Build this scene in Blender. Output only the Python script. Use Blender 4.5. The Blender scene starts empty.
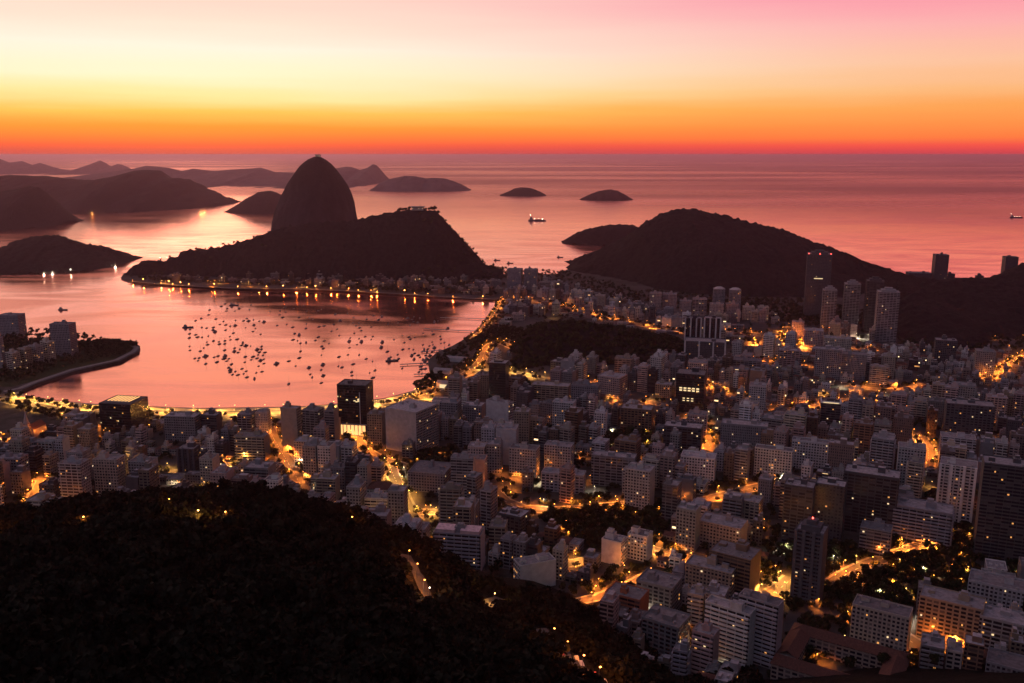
import bpy, math, random
import numpy as np
from mathutils import Vector, noise as mnoise
from mathutils.bvhtree import BVHTree

R = math.radians
SC = bpy.context.scene
COL = SC.collection

# ------------------------------------------------------------------ camera
CAMZ = 344.0
FPX = 890.0
PITCH = math.atan2(341.5 - 154.5, FPX)
cam_d = bpy.data.cameras.new('camera')
cam_d.sensor_width = 36.0
cam_d.lens = 36.0 * FPX / 1024.0
cam_d.clip_start = 1.0
cam_d.clip_end = 600000.0
cam = bpy.data.objects.new('camera', cam_d)
cam.location = (0, 0, CAMZ)
cam.rotation_euler = (R(90) - PITCH, 0, 0)
COL.objects.link(cam)
SC.camera = cam

# ------------------------------------------------------------------ render / view
SC.view_settings.view_transform = 'Standard'
SC.view_settings.look = 'None'
SC.view_settings.exposure = 0.0
SC.view_settings.gamma = 1.0
SC.view_settings.use_curve_mapping = False
SC.render.engine = 'CYCLES'
cy = SC.cycles
cy.use_denoising = True
cy.max_bounces = 4
cy.diffuse_bounces = 2
cy.glossy_bounces = 3
cy.transmission_bounces = 2
cy.volume_bounces = 0
cy.use_light_tree = True
cy.sample_clamp_indirect = 4.0
cy.use_adaptive_sampling = True
cy.adaptive_threshold = 0.02
cy.caustics_reflective = True

# ------------------------------------------------------------------ world: dawn sky
SUN_EL, SUN_AZ = 2.0, -20.0          # azimuth from +Y, negative = to the left
W = bpy.data.worlds.new('World')
SC.world = W
W.use_nodes = True
nt = W.node_tree
nt.nodes.clear()
def N(t, **kw):
    n = nt.nodes.new(t)
    for k, v in kw.items():
        setattr(n, k, v)
    return n
def s2l(c):
    return tuple((x / 255.0 / 12.92 if x / 255.0 <= 0.04045 else ((x / 255.0 + 0.055) / 1.055) ** 2.4) for x in c)
tc = N('ShaderNodeTexCoord')
sep = N('ShaderNodeSeparateXYZ')
nt.links.new(tc.outputs['Generated'], sep.inputs[0])
def M(op, a, b=None, c=None, clamp=False):
    n = N('ShaderNodeMath', operation=op, use_clamp=clamp)
    for i, x in enumerate((a, b, c)):
        if x is None:
            continue
        if isinstance(x, (int, float)):
            n.inputs[i].default_value = x
        else:
            nt.links.new(x, n.inputs[i])
    return n.outputs[0]
def MR(x, a, b, c, d, smooth=True):
    n = N('ShaderNodeMapRange', interpolation_type='SMOOTHSTEP' if smooth else 'LINEAR')
    nt.links.new(x, n.inputs[0])
    for i, q in enumerate((a, b, c, d)):
        n.inputs[i + 1].default_value = q
    return n.outputs[0]
# thin streaks of high cloud shift the elevation a little
mp = N('ShaderNodeMapping')
mp.inputs['Scale'].default_value = (3.0, 3.0, 48.0)
nt.links.new(tc.outputs['Generated'], mp.inputs[0])
nz = N('ShaderNodeTexNoise')
nz.inputs['Scale'].default_value = 1.0
nz.inputs['Detail'].default_value = 4.0
nt.links.new(mp.outputs[0], nz.inputs['Vector'])
jit = M('MULTIPLY', M('SUBTRACT', nz.outputs[0], 0.5), 0.024)
jit = M('MULTIPLY', jit, MR(sep.outputs[2], 0.006, 0.06, 0.0, 1.0))
zj = M('ADD', sep.outputs[2], jit)
zz = M('SQRT', M('MAXIMUM', zj, 0.0))
az = M('ARCTAN2', sep.outputs[0], sep.outputs[1])
def ramp(stops):
    n = N('ShaderNodeValToRGB')
    cr = n.color_ramp
    while len(cr.elements) < len(stops):
        cr.elements.new(0.5)
    for e, (deg, c) in zip(cr.elements, stops):
        e.position = math.sqrt(max(0.0, math.sin(R(deg))))
        e.color = (*c, 1)
    nt.links.new(zz, n.inputs[0])
    return n.outputs[0]
left = ramp([(0.0, s2l((192, 78, 82))), (0.22, s2l((214, 80, 76))), (0.55, s2l((242, 90, 67))), (0.95, s2l((255, 118, 62))), (1.6, s2l((255, 148, 60))),
             (2.5, s2l((255, 196, 92))), (3.4, s2l((255, 232, 160))), (4.6, s2l((254, 245, 205))), (6.0, s2l((254, 244, 224))), (7.6, s2l((254, 227, 208))),
             (9.3, s2l((253, 212, 198))), (13, (1.08, 0.60, 0.38)), (22, (0.92, 0.38, 0.31)), (40, (0.29, 0.175, 0.235)), (75, (0.17, 0.135, 0.205))])
right = ramp([(0.0, s2l((188, 70, 82))), (0.22, s2l((222, 72, 78))), (0.55, s2l((247, 86, 73))), (0.95, s2l((255, 124, 66))), (1.7, s2l((255, 146, 74))),
              (2.7, s2l((254, 163, 86))), (3.8, s2l((253, 184, 124))), (5.2, s2l((253, 194, 158))), (7.2, s2l((253, 176, 174))),
              (9.3, s2l((252, 138, 166))), (13, (0.76, 0.24, 0.30)), (22, (0.55, 0.20, 0.25)), (40, (0.24, 0.145, 0.215)), (75, (0.17, 0.135, 0.205))])
def mix(f, a, b):
    n = N('ShaderNodeMix', data_type='RGBA')
    if isinstance(f, float):
        n.inputs[0].default_value = f
    else:
        nt.links.new(f, n.inputs[0])
    for i, x in ((6, a), (7, b)):
        if isinstance(x, tuple):
            n.inputs[i].default_value = (*x, 1)
        else:
            nt.links.new(x, n.inputs[i])
    return n.outputs[2]
front = mix(MR(az, R(-16), R(30), 0.0, 1.0), left, right)
back = ramp([(0.0, (0.157, 0.137, 0.199)), (1.5, (0.176, 0.148, 0.213)), (2.3, (0.186, 0.154, 0.220)), (3.2, (0.196, 0.161, 0.228)), (5, (0.215, 0.172, 0.235)),
             (8, (0.215, 0.179, 0.258)), (14, (0.225, 0.192, 0.278)), (25, (0.215, 0.199, 0.292)), (40, (0.196, 0.186, 0.292)), (75, (0.181, 0.172, 0.292))])
lobe = M('MULTIPLY_ADD', M('COSINE', M('ADD', az, R(105))), 0.80, 0.92)      # the western half of the sky is brighter to the left
lc = N('ShaderNodeCombineColor')
for i in range(3):
    nt.links.new(lobe, lc.inputs[i])
bm = N('ShaderNodeMix', data_type='RGBA', blend_type='MULTIPLY')
bm.inputs[0].default_value = 1.0
nt.links.new(back, bm.inputs[6]); nt.links.new(lc.outputs[0], bm.inputs[7])
back = bm.outputs[2]
aabs = M('ABSOLUTE', M('SUBTRACT', az, R(-8)))
aabs = M('MINIMUM', aabs, M('SUBTRACT', 2 * math.pi, aabs))
sky_col = mix(MR(aabs, R(45), R(115), 0.0, 1.0), front, back)
bg = N('ShaderNodeBackground')
nt.links.new(sky_col, bg.inputs[0])
bg.inputs[1].default_value = 1.0
sky = N('ShaderNodeTexSky', sky_type='NISHITA')
sky.sun_disc = False
sky.sun_elevation = R(SUN_EL)
sky.sun_rotation = R(SUN_AZ)
bg2 = N('ShaderNodeBackground')
nt.links.new(sky.outputs[0], bg2.inputs[0])
bg2.inputs[1].default_value = 0.004
add = N('ShaderNodeAddShader')
nt.links.new(bg.outputs[0], add.inputs[0])
nt.links.new(bg2.outputs[0], add.inputs[1])
wo = N('ShaderNodeOutputWorld')
nt.links.new(add.outputs[0], wo.inputs[0])

sun_d = bpy.data.lights.new('sun', 'SUN')
sun_d.energy = 0.10
sun_d.angle = R(12)
sun_d.color = (1.0, 0.55, 0.35)
sun = bpy.data.objects.new('sun', sun_d)
sun.rotation_euler = Vector((-math.sin(R(SUN_AZ)) * math.cos(R(SUN_EL)), -math.cos(R(SUN_AZ)) * math.cos(R(SUN_EL)), -math.sin(R(SUN_EL)))).to_track_quat('-Z', 'Y').to_euler()
COL.objects.link(sun)

# ------------------------------------------------------------------ picture <-> place
GZ = 4.0
CP, SP = math.cos(PITCH), math.sin(PITCH)
def ray(px, py):
    u = (px - 512.0) / FPX
    v = (341.5 - py) / FPX
    return u, CP + v * SP, -SP + v * CP
def at_z(px, py, z=GZ):
    x, y, d = ray(px, py)
    t = (z - CAMZ) / d
    return x * t, y * t
def at_y(px, py, Y):
    x, y, d = ray(px, py)
    t = Y / y
    return x * t, CAMZ + d * t
def to_px(x, y, z=GZ):
    dz = z - CAMZ
    f = y * CP - dz * SP
    w = y * SP + dz * CP
    if f < 1:
        return -9999, -9999
    return 512 + FPX * x / f, 341.5 - FPX * w / f
def slant(x, y, z=GZ):
    return y * CP - (z - CAMZ) * SP
def in_poly(x, y, P):
    r = False
    j = len(P) - 1
    for i in range(len(P)):
        xi, yi = P[i]
        xj, yj = P[j]
        if (yi > y) != (yj > y) and x < (xj - xi) * (y - yi) / (yj - yi) + xi:
            r = not r
        j = i
    return r
def sstep(a, b, x):
    t = min(1, max(0, (x - a) / (b - a)))
    return t * t * (3 - 2 * t)
def interp(x, P):
    if x <= P[0][0]:
        return P[0][1]
    for (a, b), (c, d) in zip(P, P[1:]):
        if x <= c:
            return b + (d - b) * (x - a) / (c - a)
    return P[-1][1]
def fbm(x, y, z=0.0, o=4):
    return mnoise.fractal(Vector((x, y, z)), 0.9, 2.1, o)

# ------------------------------------------------------------------ object helpers
def tag(o, label=None, cat=None, group=None, kind=None):
    if label: o['label'] = label
    if cat: o['category'] = cat
    if group: o['group'] = group
    if kind: o['kind'] = kind
    return o
def empty(name, loc, rz=0.0):
    o = bpy.data.objects.new(name, None)
    o.empty_display_size = 1
    o.location = loc
    o.rotation_euler = (0, 0, rz)
    COL.objects.link(o)
    return o
class MB:
    """collects faces with uv in metres, a tint and a material slot; build() links them as ONE mesh object"""
    def __init__(s):
        s.v = []; s.f = []; s.uv = []; s.m = []; s.t = []
    def face(s, pts, mat=0, tint=(.4, .4, .4), uv=None):
        b = len(s.v)
        s.v.extend(pts)
        s.f.append(tuple(range(b, b + len(pts))))
        s.uv.append(uv if uv else [(p[0], p[1]) for p in pts])
        s.m.append(mat); s.t.append(tint)
    def box(s, cx, cy, z0, sx, sy, h, mats=0, tint=(.4, .4, .4), rz=0.0, off=(0.0, 0.0), bottom=False, tint_top=None):
        """mats: one slot or (front -y, right +x, back +y, left -x, top)"""
        if isinstance(mats, int):
            mats = (mats,) * 5
        c, q = math.cos(rz), math.sin(rz)
        a, b = sx / 2, sy / 2
        P = [(cx + x * c - y * q, cy + x * q + y * c) for x, y in ((-a, -b), (a, -b), (a, b), (-a, b))]
        z1 = z0 + h
        ou, ov = off
        u = 0.0
        for i in range(4):
            p, r = P[i], P[(i + 1) % 4]
            L = (sx, sy, sx, sy)[i]
            s.face([(p[0], p[1], z0), (r[0], r[1], z0), (r[0], r[1], z1), (p[0], p[1], z1)], mats[i], tint,
                   [(ou, ov), (ou + L, ov), (ou + L, ov + h), (ou, ov + h)])
        s.face([(p[0], p[1], z1) for p in P], mats[4], tint_top or tint)
        if bottom:
            s.face([(p[0], p[1], z0) for p in reversed(P)], mats[4], tint)
    def cyl(s, cx, cy, z0, r0, r1, h, n=8, mat=0, tint=(.4, .4, .4), cap=True):
        A = [(math.cos(2 * math.pi * i / n), math.sin(2 * math.pi * i / n)) for i in range(n)]
        for i in range(n):
            a, b = A[i], A[(i + 1) % n]
            s.face([(cx + a[0] * r0, cy + a[1] * r0, z0), (cx + b[0] * r0, cy + b[1] * r0, z0),
                    (cx + b[0] * r1, cy + b[1] * r1, z0 + h), (cx + a[0] * r1, cy + a[1] * r1, z0 + h)], mat, tint)
        if cap and r1 > 0.01:
            s.face([(cx + a[0] * r1, cy + a[1] * r1, z0 + h) for a in A], mat, tint)
    def tube(s, p, q, r0, r1, n=6, mat=0, tint=(.4, .4, .4)):
        p, q = Vector(p), Vector(q)
        d = (q - p).normalized()
        a = d.orthogonal().normalized()
        b = d.cross(a)
        A = [(math.cos(2 * math.pi * i / n), math.sin(2 * math.pi * i / n)) for i in range(n)]
        rp = [tuple(p + (a * c + b * w) * r0) for c, w in A]
        rq = [tuple(q + (a * c + b * w) * r1) for c, w in A]
        for i in range(n):
            j = (i + 1) % n
            s.face([rp[i], rp[j], rq[j], rq[i]], mat, tint)
        s.face(rq, mat, tint)
    def mesh(s, name, mats, smooth=False):
        me = bpy.data.meshes.new(name)
        me.from_pydata(s.v, [], s.f)
        uv = me.uv_layers.new(name='UVMap')
        flat = [c for f in s.uv for p in f for c in p]
        uv.data.foreach_set('uv', flat)
        at = me.color_attributes.new('tint', 'FLOAT_COLOR', 'CORNER')
        tl = []
        for f, t in zip(s.f, s.t):
            tl.extend((t[0], t[1], t[2], 1.0) * len(f))
        at.data.foreach_set('color', tl)
        for m in (mats if isinstance(mats, (list, tuple)) else [mats]):
            me.materials.append(m)
        me.polygons.foreach_set('material_index', s.m)
        if smooth:
            me.polygons.foreach_set('use_smooth', [True] * len(s.f))
        me.update()
        return me
    def build(s, name, mats, parent=None, loc=None, rz=0.0, smooth=False):
        o = bpy.data.objects.new(name, s.mesh(name, mats, smooth))
        if loc is not None:
            o.location = loc
        o.rotation_euler = (0, 0, rz)
        if parent is not None:
            o.parent = parent
        COL.objects.link(o)
        return o

# ------------------------------------------------------------------ materials
def newmat(name):
    m = bpy.data.materials.new(name)
    m.use_nodes = True
    m.node_tree.nodes.clear()
    return m
class G:
    """small node-graph writer"""
    def __init__(s, m):
        s.t = m.node_tree
    def n(s, ty, ins=None, **kw):
        x = s.t.nodes.new(ty)
        for k, v in kw.items():
            setattr(x, k, v)
        for k, v in (ins or {}).items():
            s.set(x.inputs[k], v)
        return x
    def set(s, sock, v):
        if hasattr(v, 'is_output') or isinstance(v, bpy.types.NodeSocket):
            s.t.links.new(v, sock)
        elif isinstance(v, tuple) and len(v) == 3 and sock.type == 'RGBA':
            sock.default_value = (*v, 1)
        else:
            sock.default_value = v
    def m(s, op, a, b=None, c=None, clamp=False):
        x = s.n('ShaderNodeMath', operation=op, use_clamp=clamp)
        for i, q in enumerate((a, b, c)):
            if q is not None:
                s.set(x.inputs[i], q)
        return x.outputs[0]
    def mix(s, f, a, b, bt='MIX'):
        x = s.n('ShaderNodeMix', data_type='RGBA', blend_type=bt)
        s.set(x.inputs[0], f); s.set(x.inputs[6], a); s.set(x.inputs[7], b)
        return x.outputs[2]
    def noise(s, vec, scale, detail=4.0, rough=0.55):
        x = s.n('ShaderNodeTexNoise', {'Scale': scale, 'Detail': detail, 'Roughness': rough})
        if vec is not None:
            s.set(x.inputs['Vector'], vec)
        return x.outputs[0]
    def rng(s, x, a, b, c, d):
        q = s.n('ShaderNodeMapRange', {0: x, 1: a, 2: b, 3: c, 4: d})
        return q.outputs[0]
    def out(s, sh):
        o = s.n('ShaderNodeOutputMaterial')
        s.t.links.new(sh, o.inputs[0])
    def pos(s):
        return s.n('ShaderNodeNewGeometry').outputs['Position']
    def pbsdf(s, **ins):
        return s.n('ShaderNodeBsdfPrincipled', {k.replace('_', ' '): v for k, v in ins.items()}).outputs[0]
def simple(name, col, rough=0.8, spec=0.3, var=0.3, scale=0.3, metal=0.0, tinted=False):
    m = newmat(name); g = G(m)
    n = g.noise(g.pos(), scale)
    base = g.n('ShaderNodeAttribute', attribute_name='tint').outputs['Color'] if tinted else col
    c = g.mix(1.0, base, g.n('ShaderNodeCombineColor', {0: g.rng(n, .3, .7, 1 - var, 1 + var), 1: g.rng(n, .3, .7, 1 - var, 1 + var), 2: g.rng(n, .3, .7, 1 - var, 1 + var)}).outputs[0], 'MULTIPLY')
    g.out(g.pbsdf(Base_Color=c, Roughness=rough, Specular_IOR_Level=spec, Metallic=metal))
    return m
def emit(name, col, st):
    m = newmat(name); g = G(m)
    g.out(g.n('ShaderNodeEmission', {'Color': col, 'Strength': st}).outputs[0])
    return m
def facade(name, pu, pv, wu, wv, glass=(.012, .014, .02), lit=0.0, reflect=0.5, blind=0.22):
    """a wall of the mesh's tint with a grid of panes pu x pv metres apart, wu x wv of each cell"""
    m = newmat(name); g = G(m)
    uv = g.n('ShaderNodeSeparateXYZ', {0: g.n('ShaderNodeUVMap').outputs[0]})
    cu, cv = g.m('DIVIDE', uv.outputs[0], pu), g.m('DIVIDE', uv.outputs[1], pv)
    fu, fv = g.m('FRACT', cu), g.m('FRACT', cv)
    iu, iv = g.m('FLOOR', cu), g.m('FLOOR', cv)
    mu = g.m('LESS_THAN', g.m('ABSOLUTE', g.m('SUBTRACT', fu, 0.5)), wu / 2)
    mv = g.m('LESS_THAN', g.m('ABSOLUTE', g.m('SUBTRACT', fv, 0.52)), wv / 2)
    mask = g.m('MULTIPLY', mu, mv)
    cell = g.n('ShaderNodeCombineXYZ', {0: iu, 1: iv}).outputs[0]
    wn = g.n('ShaderNodeTexWhiteNoise', {'Vector': cell}, noise_dimensions='2D')
    tint = g.n('ShaderNodeAttribute', attribute_name='tint').outputs['Color']
    pos = g.pos()
    dirt = g.rng(g.noise(g.n('ShaderNodeMapping', {0: pos, 'Scale': (0.5, 0.5, 0.06)}).outputs[0], 1.0, 5), .3, .7, .72, 1.12)
    wall = g.mix(1.0, tint, g.n('ShaderNodeCombineColor', {0: dirt, 1: dirt, 2: dirt}).outputs[0], 'MULTIPLY')
    bl = g.m('MULTIPLY', g.m('GREATER_THAN', wn.outputs[0], 1 - blind), 0.5)
    pane = g.mix(bl, glass, g.mix(0.5, tint, (.16, .14, .13)))
    col = g.mix(mask, wall, pane)
    rough = g.m('MULTIPLY_ADD', mask, -0.65, 0.85)
    bump = g.n('ShaderNodeBump', {'Strength': 0.6, 'Distance': 0.25, 'Height': g.m('SUBTRACT', 1.0, mask)}).outputs[0]
    kw = {}
    if lit > 0:
        sel = g.m('MULTIPLY', mask, g.m('LESS_THAN', wn.outputs[0], lit))
        hue = g.n('ShaderNodeTexWhiteNoise', {'Vector': g.n('ShaderNodeVectorMath', {0: cell, 1: (37.3, 11.7, 0)}, operation='ADD').outputs[0]}, noise_dimensions='2D').outputs[0]
        kw['Emission_Color'] = g.mix(hue, (1.0, .40, .10), (1.0, .78, .42))
        kw['Emission_Strength'] = g.m('MULTIPLY', sel, g.m('MULTIPLY_ADD', hue, 2.2, 0.7))
    g.out(g.pbsdf(Base_Color=col, Roughness=rough, Specular_IOR_Level=g.m('MULTIPLY_ADD', mask, reflect - .2, .2), Normal=bump, **kw))
    return m
FAC = {}
for L in (0, 1):
    lf = 0.010 * L
    FAC['grid', L] = facade('punched_window_wall', 2.9, 3.1, .60, .54, lit=lf)
    FAC['ribbon', L] = facade('ribbon_window_wall', 5.8, 3.1, .94, .54, lit=lf)
    FAC['pair', L] = facade('paired_window_wall', 4.4, 3.1, .72, .56, lit=lf)
    FAC['narrow', L] = facade('narrow_window_wall', 2.1, 3.1, .42, .62, lit=lf)
    FAC['glass', L] = facade('curtain_wall_glass', 1.7, 3.4, .90, .88, glass=(.008, .009, .012), lit=lf * 1.4, reflect=.6, blind=.06)
    FAC['recess', L] = facade('recessed_balcony_wall', 6.0, 3.1, .86, .60, glass=(.02, .018, .02), lit=lf, reflect=.25)
M_WALL = simple('plain_rendered_wall', None, .85, .25, .16, .22, tinted=True)
M_ROOF = simple('flat_roof_membrane', None, .85, .2, .35, .35, tinted=True)
M_TILE = simple('clay_roof_tile', (.10, .045, .032), .85, .2, .3, .8)
M_CONC = simple('concrete', (.26, .24, .23), .85, .25, .2, .5)
M_DARKM = simple('dark_metal', (.03, .03, .03), .5, .5, .1, .5)
M_POLE = simple('galvanised_pole', (.16, .16, .16), .5, .5, .1, .5, metal=.6)
M_ASPH = simple('asphalt', (.052, .05, .05), .9, .2, .25, .08)
M_PAVE = simple('pavement_slabs', (.20, .19, .18), .85, .2, .2, .3)
M_PAINT = simple('road_paint', (.7, .7, .66), .7, .3, .1, .5)
M_SAND = simple('beach_sand', (.42, .35, .24), .95, .1, .15, .06)
M_HULLW = simple('white_hull_paint', (.16, .15, .15), .4, .5, .05, .3)
M_HULLD = simple('dark_hull_paint', (.05, .05, .07), .4, .5, .05, .3)
M_TRUNK = simple('bark', (.06, .045, .035), .9, .1, .3, 2.0)
E_SOD = emit('sodium_lamp_glow', (1.0, .34, .06), 14)
G_SOD = emit('bright_sodium_globe', (1.0, .34, .06), 50)
G_YEL = emit('bright_yellow_globe', (1.0, .52, .14), 45)
G_WHT = emit('bright_white_globe', (1.0, .86, .62), 26)
E_WHT = emit('white_lamp_glow', (1.0, .80, .50), 8)
E_YEL = emit('yellow_lamp_glow', (1.0, .52, .14), 12)
E_WIN_O = emit('lit_window_amber', (1.0, .44, .12), .9)
E_WIN_W = emit('lit_window_warm_white', (1.0, .72, .38), 1.1)
E_LOBBY = emit('lit_lobby_glass', (1.0, .50, .18), 1.6)
E_RED = emit('red_beacon', (1.0, .06, .04), 14)

def veg(name, c0, c1, scale, rock=None):
    m = newmat(name); g = G(m)
    p = g.pos()
    n = g.noise(p, scale, 6, .65)
    n2 = g.noise(p, scale * .13, 3)
    c = g.mix(g.rng(n, .35, .65, 0, 1), c0, c1)
    if rock:
        nm = g.n('ShaderNodeSeparateXYZ', {0: g.n('ShaderNodeNewGeometry').outputs['Normal']}).outputs[2]
        k = g.m('MULTIPLY', g.rng(nm, .62, .35, 0, 1), g.rng(n2, .35, .6, .3, 1))
        streak = g.noise(g.n('ShaderNodeMapping', {0: p, 'Scale': (.06, .06, .004)}).outputs[0], 1.0, 5)
        rc = g.mix(g.rng(streak, .35, .65, 0, 1), rock, tuple(x * 1.9 for x in rock))
        c = g.mix(k, c, rc)
    b = g.n('ShaderNodeBump', {'Strength': .9, 'Distance': 6.0, 'Height': n}).outputs[0]
    g.out(g.pbsdf(Base_Color=c, Roughness=.95, Specular_IOR_Level=.08, Normal=b))
    return m
M_HILL = veg('forested_hillside', (.008, .008, .008), (.020, .020, .018), .09)
M_FAR = veg('far_haze_paled_slopes', (.06, .05, .05), (.11, .09, .09), .01)  # distant haze is put into the paler base colour of these slopes
M_ROCK = veg('granite_and_forest', (.007, .007, .007), (.016, .016, .015), .07, rock=(.026, .022, .024))
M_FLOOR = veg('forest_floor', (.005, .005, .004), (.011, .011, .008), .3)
def leafmat(name, a, b):
    m = newmat(name); g = G(m)
    n = g.m('ADD', g.m('MULTIPLY', g.noise(g.pos(), .11, 2), .65), g.m('MULTIPLY', g.noise(g.pos(), .6, 3), .35))
    c = g.mix(g.rng(n, .38, .62, 0, 1), a, b)
    oi = g.n('ShaderNodeObjectInfo').outputs['Random']
    c = g.mix(1.0, c, g.n('ShaderNodeCombineColor', {0: g.rng(oi, 0, 1, .75, 1.25), 1: g.rng(oi, 0, 1, .8, 1.2), 2: g.rng(oi, 0, 1, .8, 1.2)}).outputs[0], 'MULTIPLY')
    g.out(g.pbsdf(Base_Color=c, Roughness=.95, Specular_IOR_Level=.02))
    return m
M_LEAF = leafmat('tree_leaves', (.012, .014, .007), (.040, .044, .021))
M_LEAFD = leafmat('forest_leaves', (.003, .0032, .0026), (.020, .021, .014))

# ------------------------------------------------------------------ sea
def make_sea():
    m = newmat('sea_water'); g = G(m)
    p = g.pos()
    def st(sx, sy, d=3, rot=0.0):
        return g.noise(g.n('ShaderNodeMapping', {0: p, 'Scale': (sx, sy, 1), 'Rotation': (0, 0, rot)}).outputs[0], 1.0, d)
    big = st(1 / 4000, 1 / 1000, 3, .12)
    swirl = g.n('ShaderNodeTexNoise', {'Vector': g.n('ShaderNodeMapping', {0: p, 'Scale': (1 / 420, 1 / 190, 1), 'Rotation': (0, 0, -.35)}).outputs[0], 'Scale': 1.0, 'Detail': 4.0, 'Distortion': 1.8}).outputs[0]
    mid = st(1 / 420, 1 / 75, 4, -.08)
    fine = st(1 / 60, 1 / 22, 3, .2)
    h = g.m('ADD', g.m('MULTIPLY', mid, 0.26), g.m('MULTIPLY', fine, 0.07))
    bump = g.n('ShaderNodeBump', {'Strength': 1.0, 'Distance': 1.0, 'Height': h}).outputs[0]
    rough = g.rng(big, .35, .65, .11, .17)
    calm = g.rng(mid, .38, .62, 0, 1)
    rough = g.m('ADD', rough, g.m('MULTIPLY', calm, .03))
    # windy chop roughens offshore streaks; far-haze darkening put in as less mirror; bay calm
    sp_ = g.n('ShaderNodeSeparateXYZ', {0: p})
    off = g.rng(g.m('ADD', sp_.outputs[1], g.m('MULTIPLY', sp_.outputs[0], .5)), 4300, 8000, 0, 1)
    near = g.m('SUBTRACT', 1.0, g.rng(sp_.outputs[1], 2300, 4200, 0, .8))
    rough = g.m('ADD', rough, g.m('MULTIPLY', near, g.rng(swirl, .40, .62, -.05, .10)))
    chop_dim = g.m('MULTIPLY', off, g.rng(st(1 / 9000, 1 / 3200, 2, .05), .22, .56, 0, 1))
    rough = g.m('ADD', rough, g.m('MULTIPLY', chop_dim, .16))
    refl = g.m('MULTIPLY', g.m('MULTIPLY_ADD', chop_dim, -.56, .97), g.m('SUBTRACT', 1.0, g.m('MULTIPLY', near, g.rng(swirl, .38, .64, 0, .12))))
    gl = g.n('ShaderNodeBsdfGlossy', {'Color': (.99, .54, .48), 'Roughness': rough, 'Normal': bump}).outputs[0]
    df = g.n('ShaderNodeBsdfDiffuse', {'Color': (.03, .03, .035)}).outputs[0]
    g.out(g.n('ShaderNodeMixShader', {0: refl, 1: df, 2: gl}).outputs[0])
    me = bpy.data.meshes.new('sea')
    S = 160000.0
    me.from_pydata([(-S, -3000, 0), (S, -3000, 0), (S, S, 0), (-S, S, 0)], [], [(0, 1, 2, 3)])
    me.materials.append(m)
    o = bpy.data.objects.new('sea', me)
    COL.objects.link(o)
    tag(o, 'calm dawn lit sea and bay reflecting the orange sky', kind='structure')
make_sea()

# ------------------------------------------------------------------ land
SHORE_PX = [(-60, 338), (0, 338), (60, 343), (110, 339), (132, 341), (140, 346), (139, 351), (120, 361), (75, 371), (38, 383), (22, 390), (24, 395),
            (60, 401), (110, 405), (200, 408), (300, 406.5), (345, 403), (385, 398), (412, 391), (426, 385), (434, 378), (430, 370),
            (428, 360), (437, 352), (452, 346), (466, 338), (478, 328), (487, 316), (494, 307), (500, 301), (496, 298.5), (470, 297.5), (400, 292.8), (330, 289),
            (290, 288), (240, 288), (180, 285), (150, 282), (128, 280), (121, 277.5), (124, 273)]
land = [at_z(*p) for p in SHORE_PX]
land = [(-1700, 1330), (-1300, 1560)] + land + [(-1000, 2760), (-700, 2900), (-250, 2760)]
land += [at_z(*p) for p in ((488, 272), (500, 273.5), (512, 274.5), (530, 274), (556, 274), (566, 270))]
land += [(240, 2900), (420, 3000), (700, 2950), (980, 2700), (1250, 2500), (1800, 2300), (3200, 2100), (3200, -2500), (-3200, -2500), (-3200, 1200)]
from mathutils.geometry import tessellate_polygon
def sheet(name, pts, z, mat, skirt=None, uvs=None):
    me = bpy.data.meshes.new(name)
    n = len(pts)
    v = [(x, y, z) for x, y in pts]
    tris = tessellate_polygon([[Vector((x, y, 0)) for x, y in pts]])
    f = []
    for t in tris:
        a, b, c = (Vector(v[i]) for i in t)
        f.append(t if (b - a).cross(c - a).z > 0 else (t[0], t[2], t[1]))
    if skirt is not None:
        v += [(x, y, skirt) for x, y in pts]
        for i in range(n):
            j = (i + 1) % n
            f.append((i, n + i, n + j, j))
    me.from_pydata(v, [], f)
    me.materials.append(mat)
    me.update()
    o = bpy.data.objects.new(name, me)
    COL.objects.link(o)
    return o
def ground_mat():
    m = newmat('city_ground'); g = G(m)
    p = g.pos()
    n = g.noise(p, .012, 5)
    n2 = g.noise(p, .11, 4)
    c = g.mix(g.rng(n, .46, .54, 0, 1), (.018, .02, .014), (.045, .042, .04))
    c = g.mix(g.rng(n2, .4, .7, 0, .6), c, (.08, .072, .068))
    g.out(g.pbsdf(Base_Color=c, Roughness=.9, Specular_IOR_Level=.2))
    return m
M_GROUND = ground_mat()
tag(sheet('ground', land, GZ, M_GROUND, skirt=-4.0), 'flat city ground between the hills and the bay', kind='structure')

def strip_pts(px, w, close=None):
    P = [at_z(*p) for p in px]
    return ribbon(P, w)
def ribbon(P, w):
    L, Rr = [], []
    for i, p in enumerate(P):
        a = P[max(0, i - 1)]; b = P[min(len(P) - 1, i + 1)]
        d = Vector((b[0] - a[0], b[1] - a[1])).normalized()
        n = Vector((-d.y, d.x)) * (w / 2)
        L.append((p[0] + n.x, p[1] + n.y)); Rr.append((p[0] - n.x, p[1] - n.y))
    return L, Rr
def ribbon_faces(mb, P, w, z, mat):
    L, Rr = ribbon(P, w)
    for i in range(len(P) - 1):
        q = [Rr[i], Rr[i + 1], L[i + 1], L[i]]
        zz_ = [z(x, y) if callable(z) else z for x, y in q]
        mb.face([(x, y, h) for (x, y), h in zip(q, zz_)], mat)
# beach: the sand between avenue and bay
bs = [at_z(*p) for p in ((22, 391), (24, 395.6), (60, 401.6), (110, 405.6), (200, 408.6), (300, 407.1), (345, 403.6), (385, 398.6), (412, 391.6), (425, 386))]
bl = [at_z(*p) for p in ((438, 387), (418, 397), (388, 404.5), (345, 410.5), (300, 414), (200, 416), (110, 413.5), (60, 409), (18, 401), (8, 394))]
tag(sheet('beach', bs + bl, GZ + .02, M_SAND), 'curved strip of pale sand along the bay', kind='structure')

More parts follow.
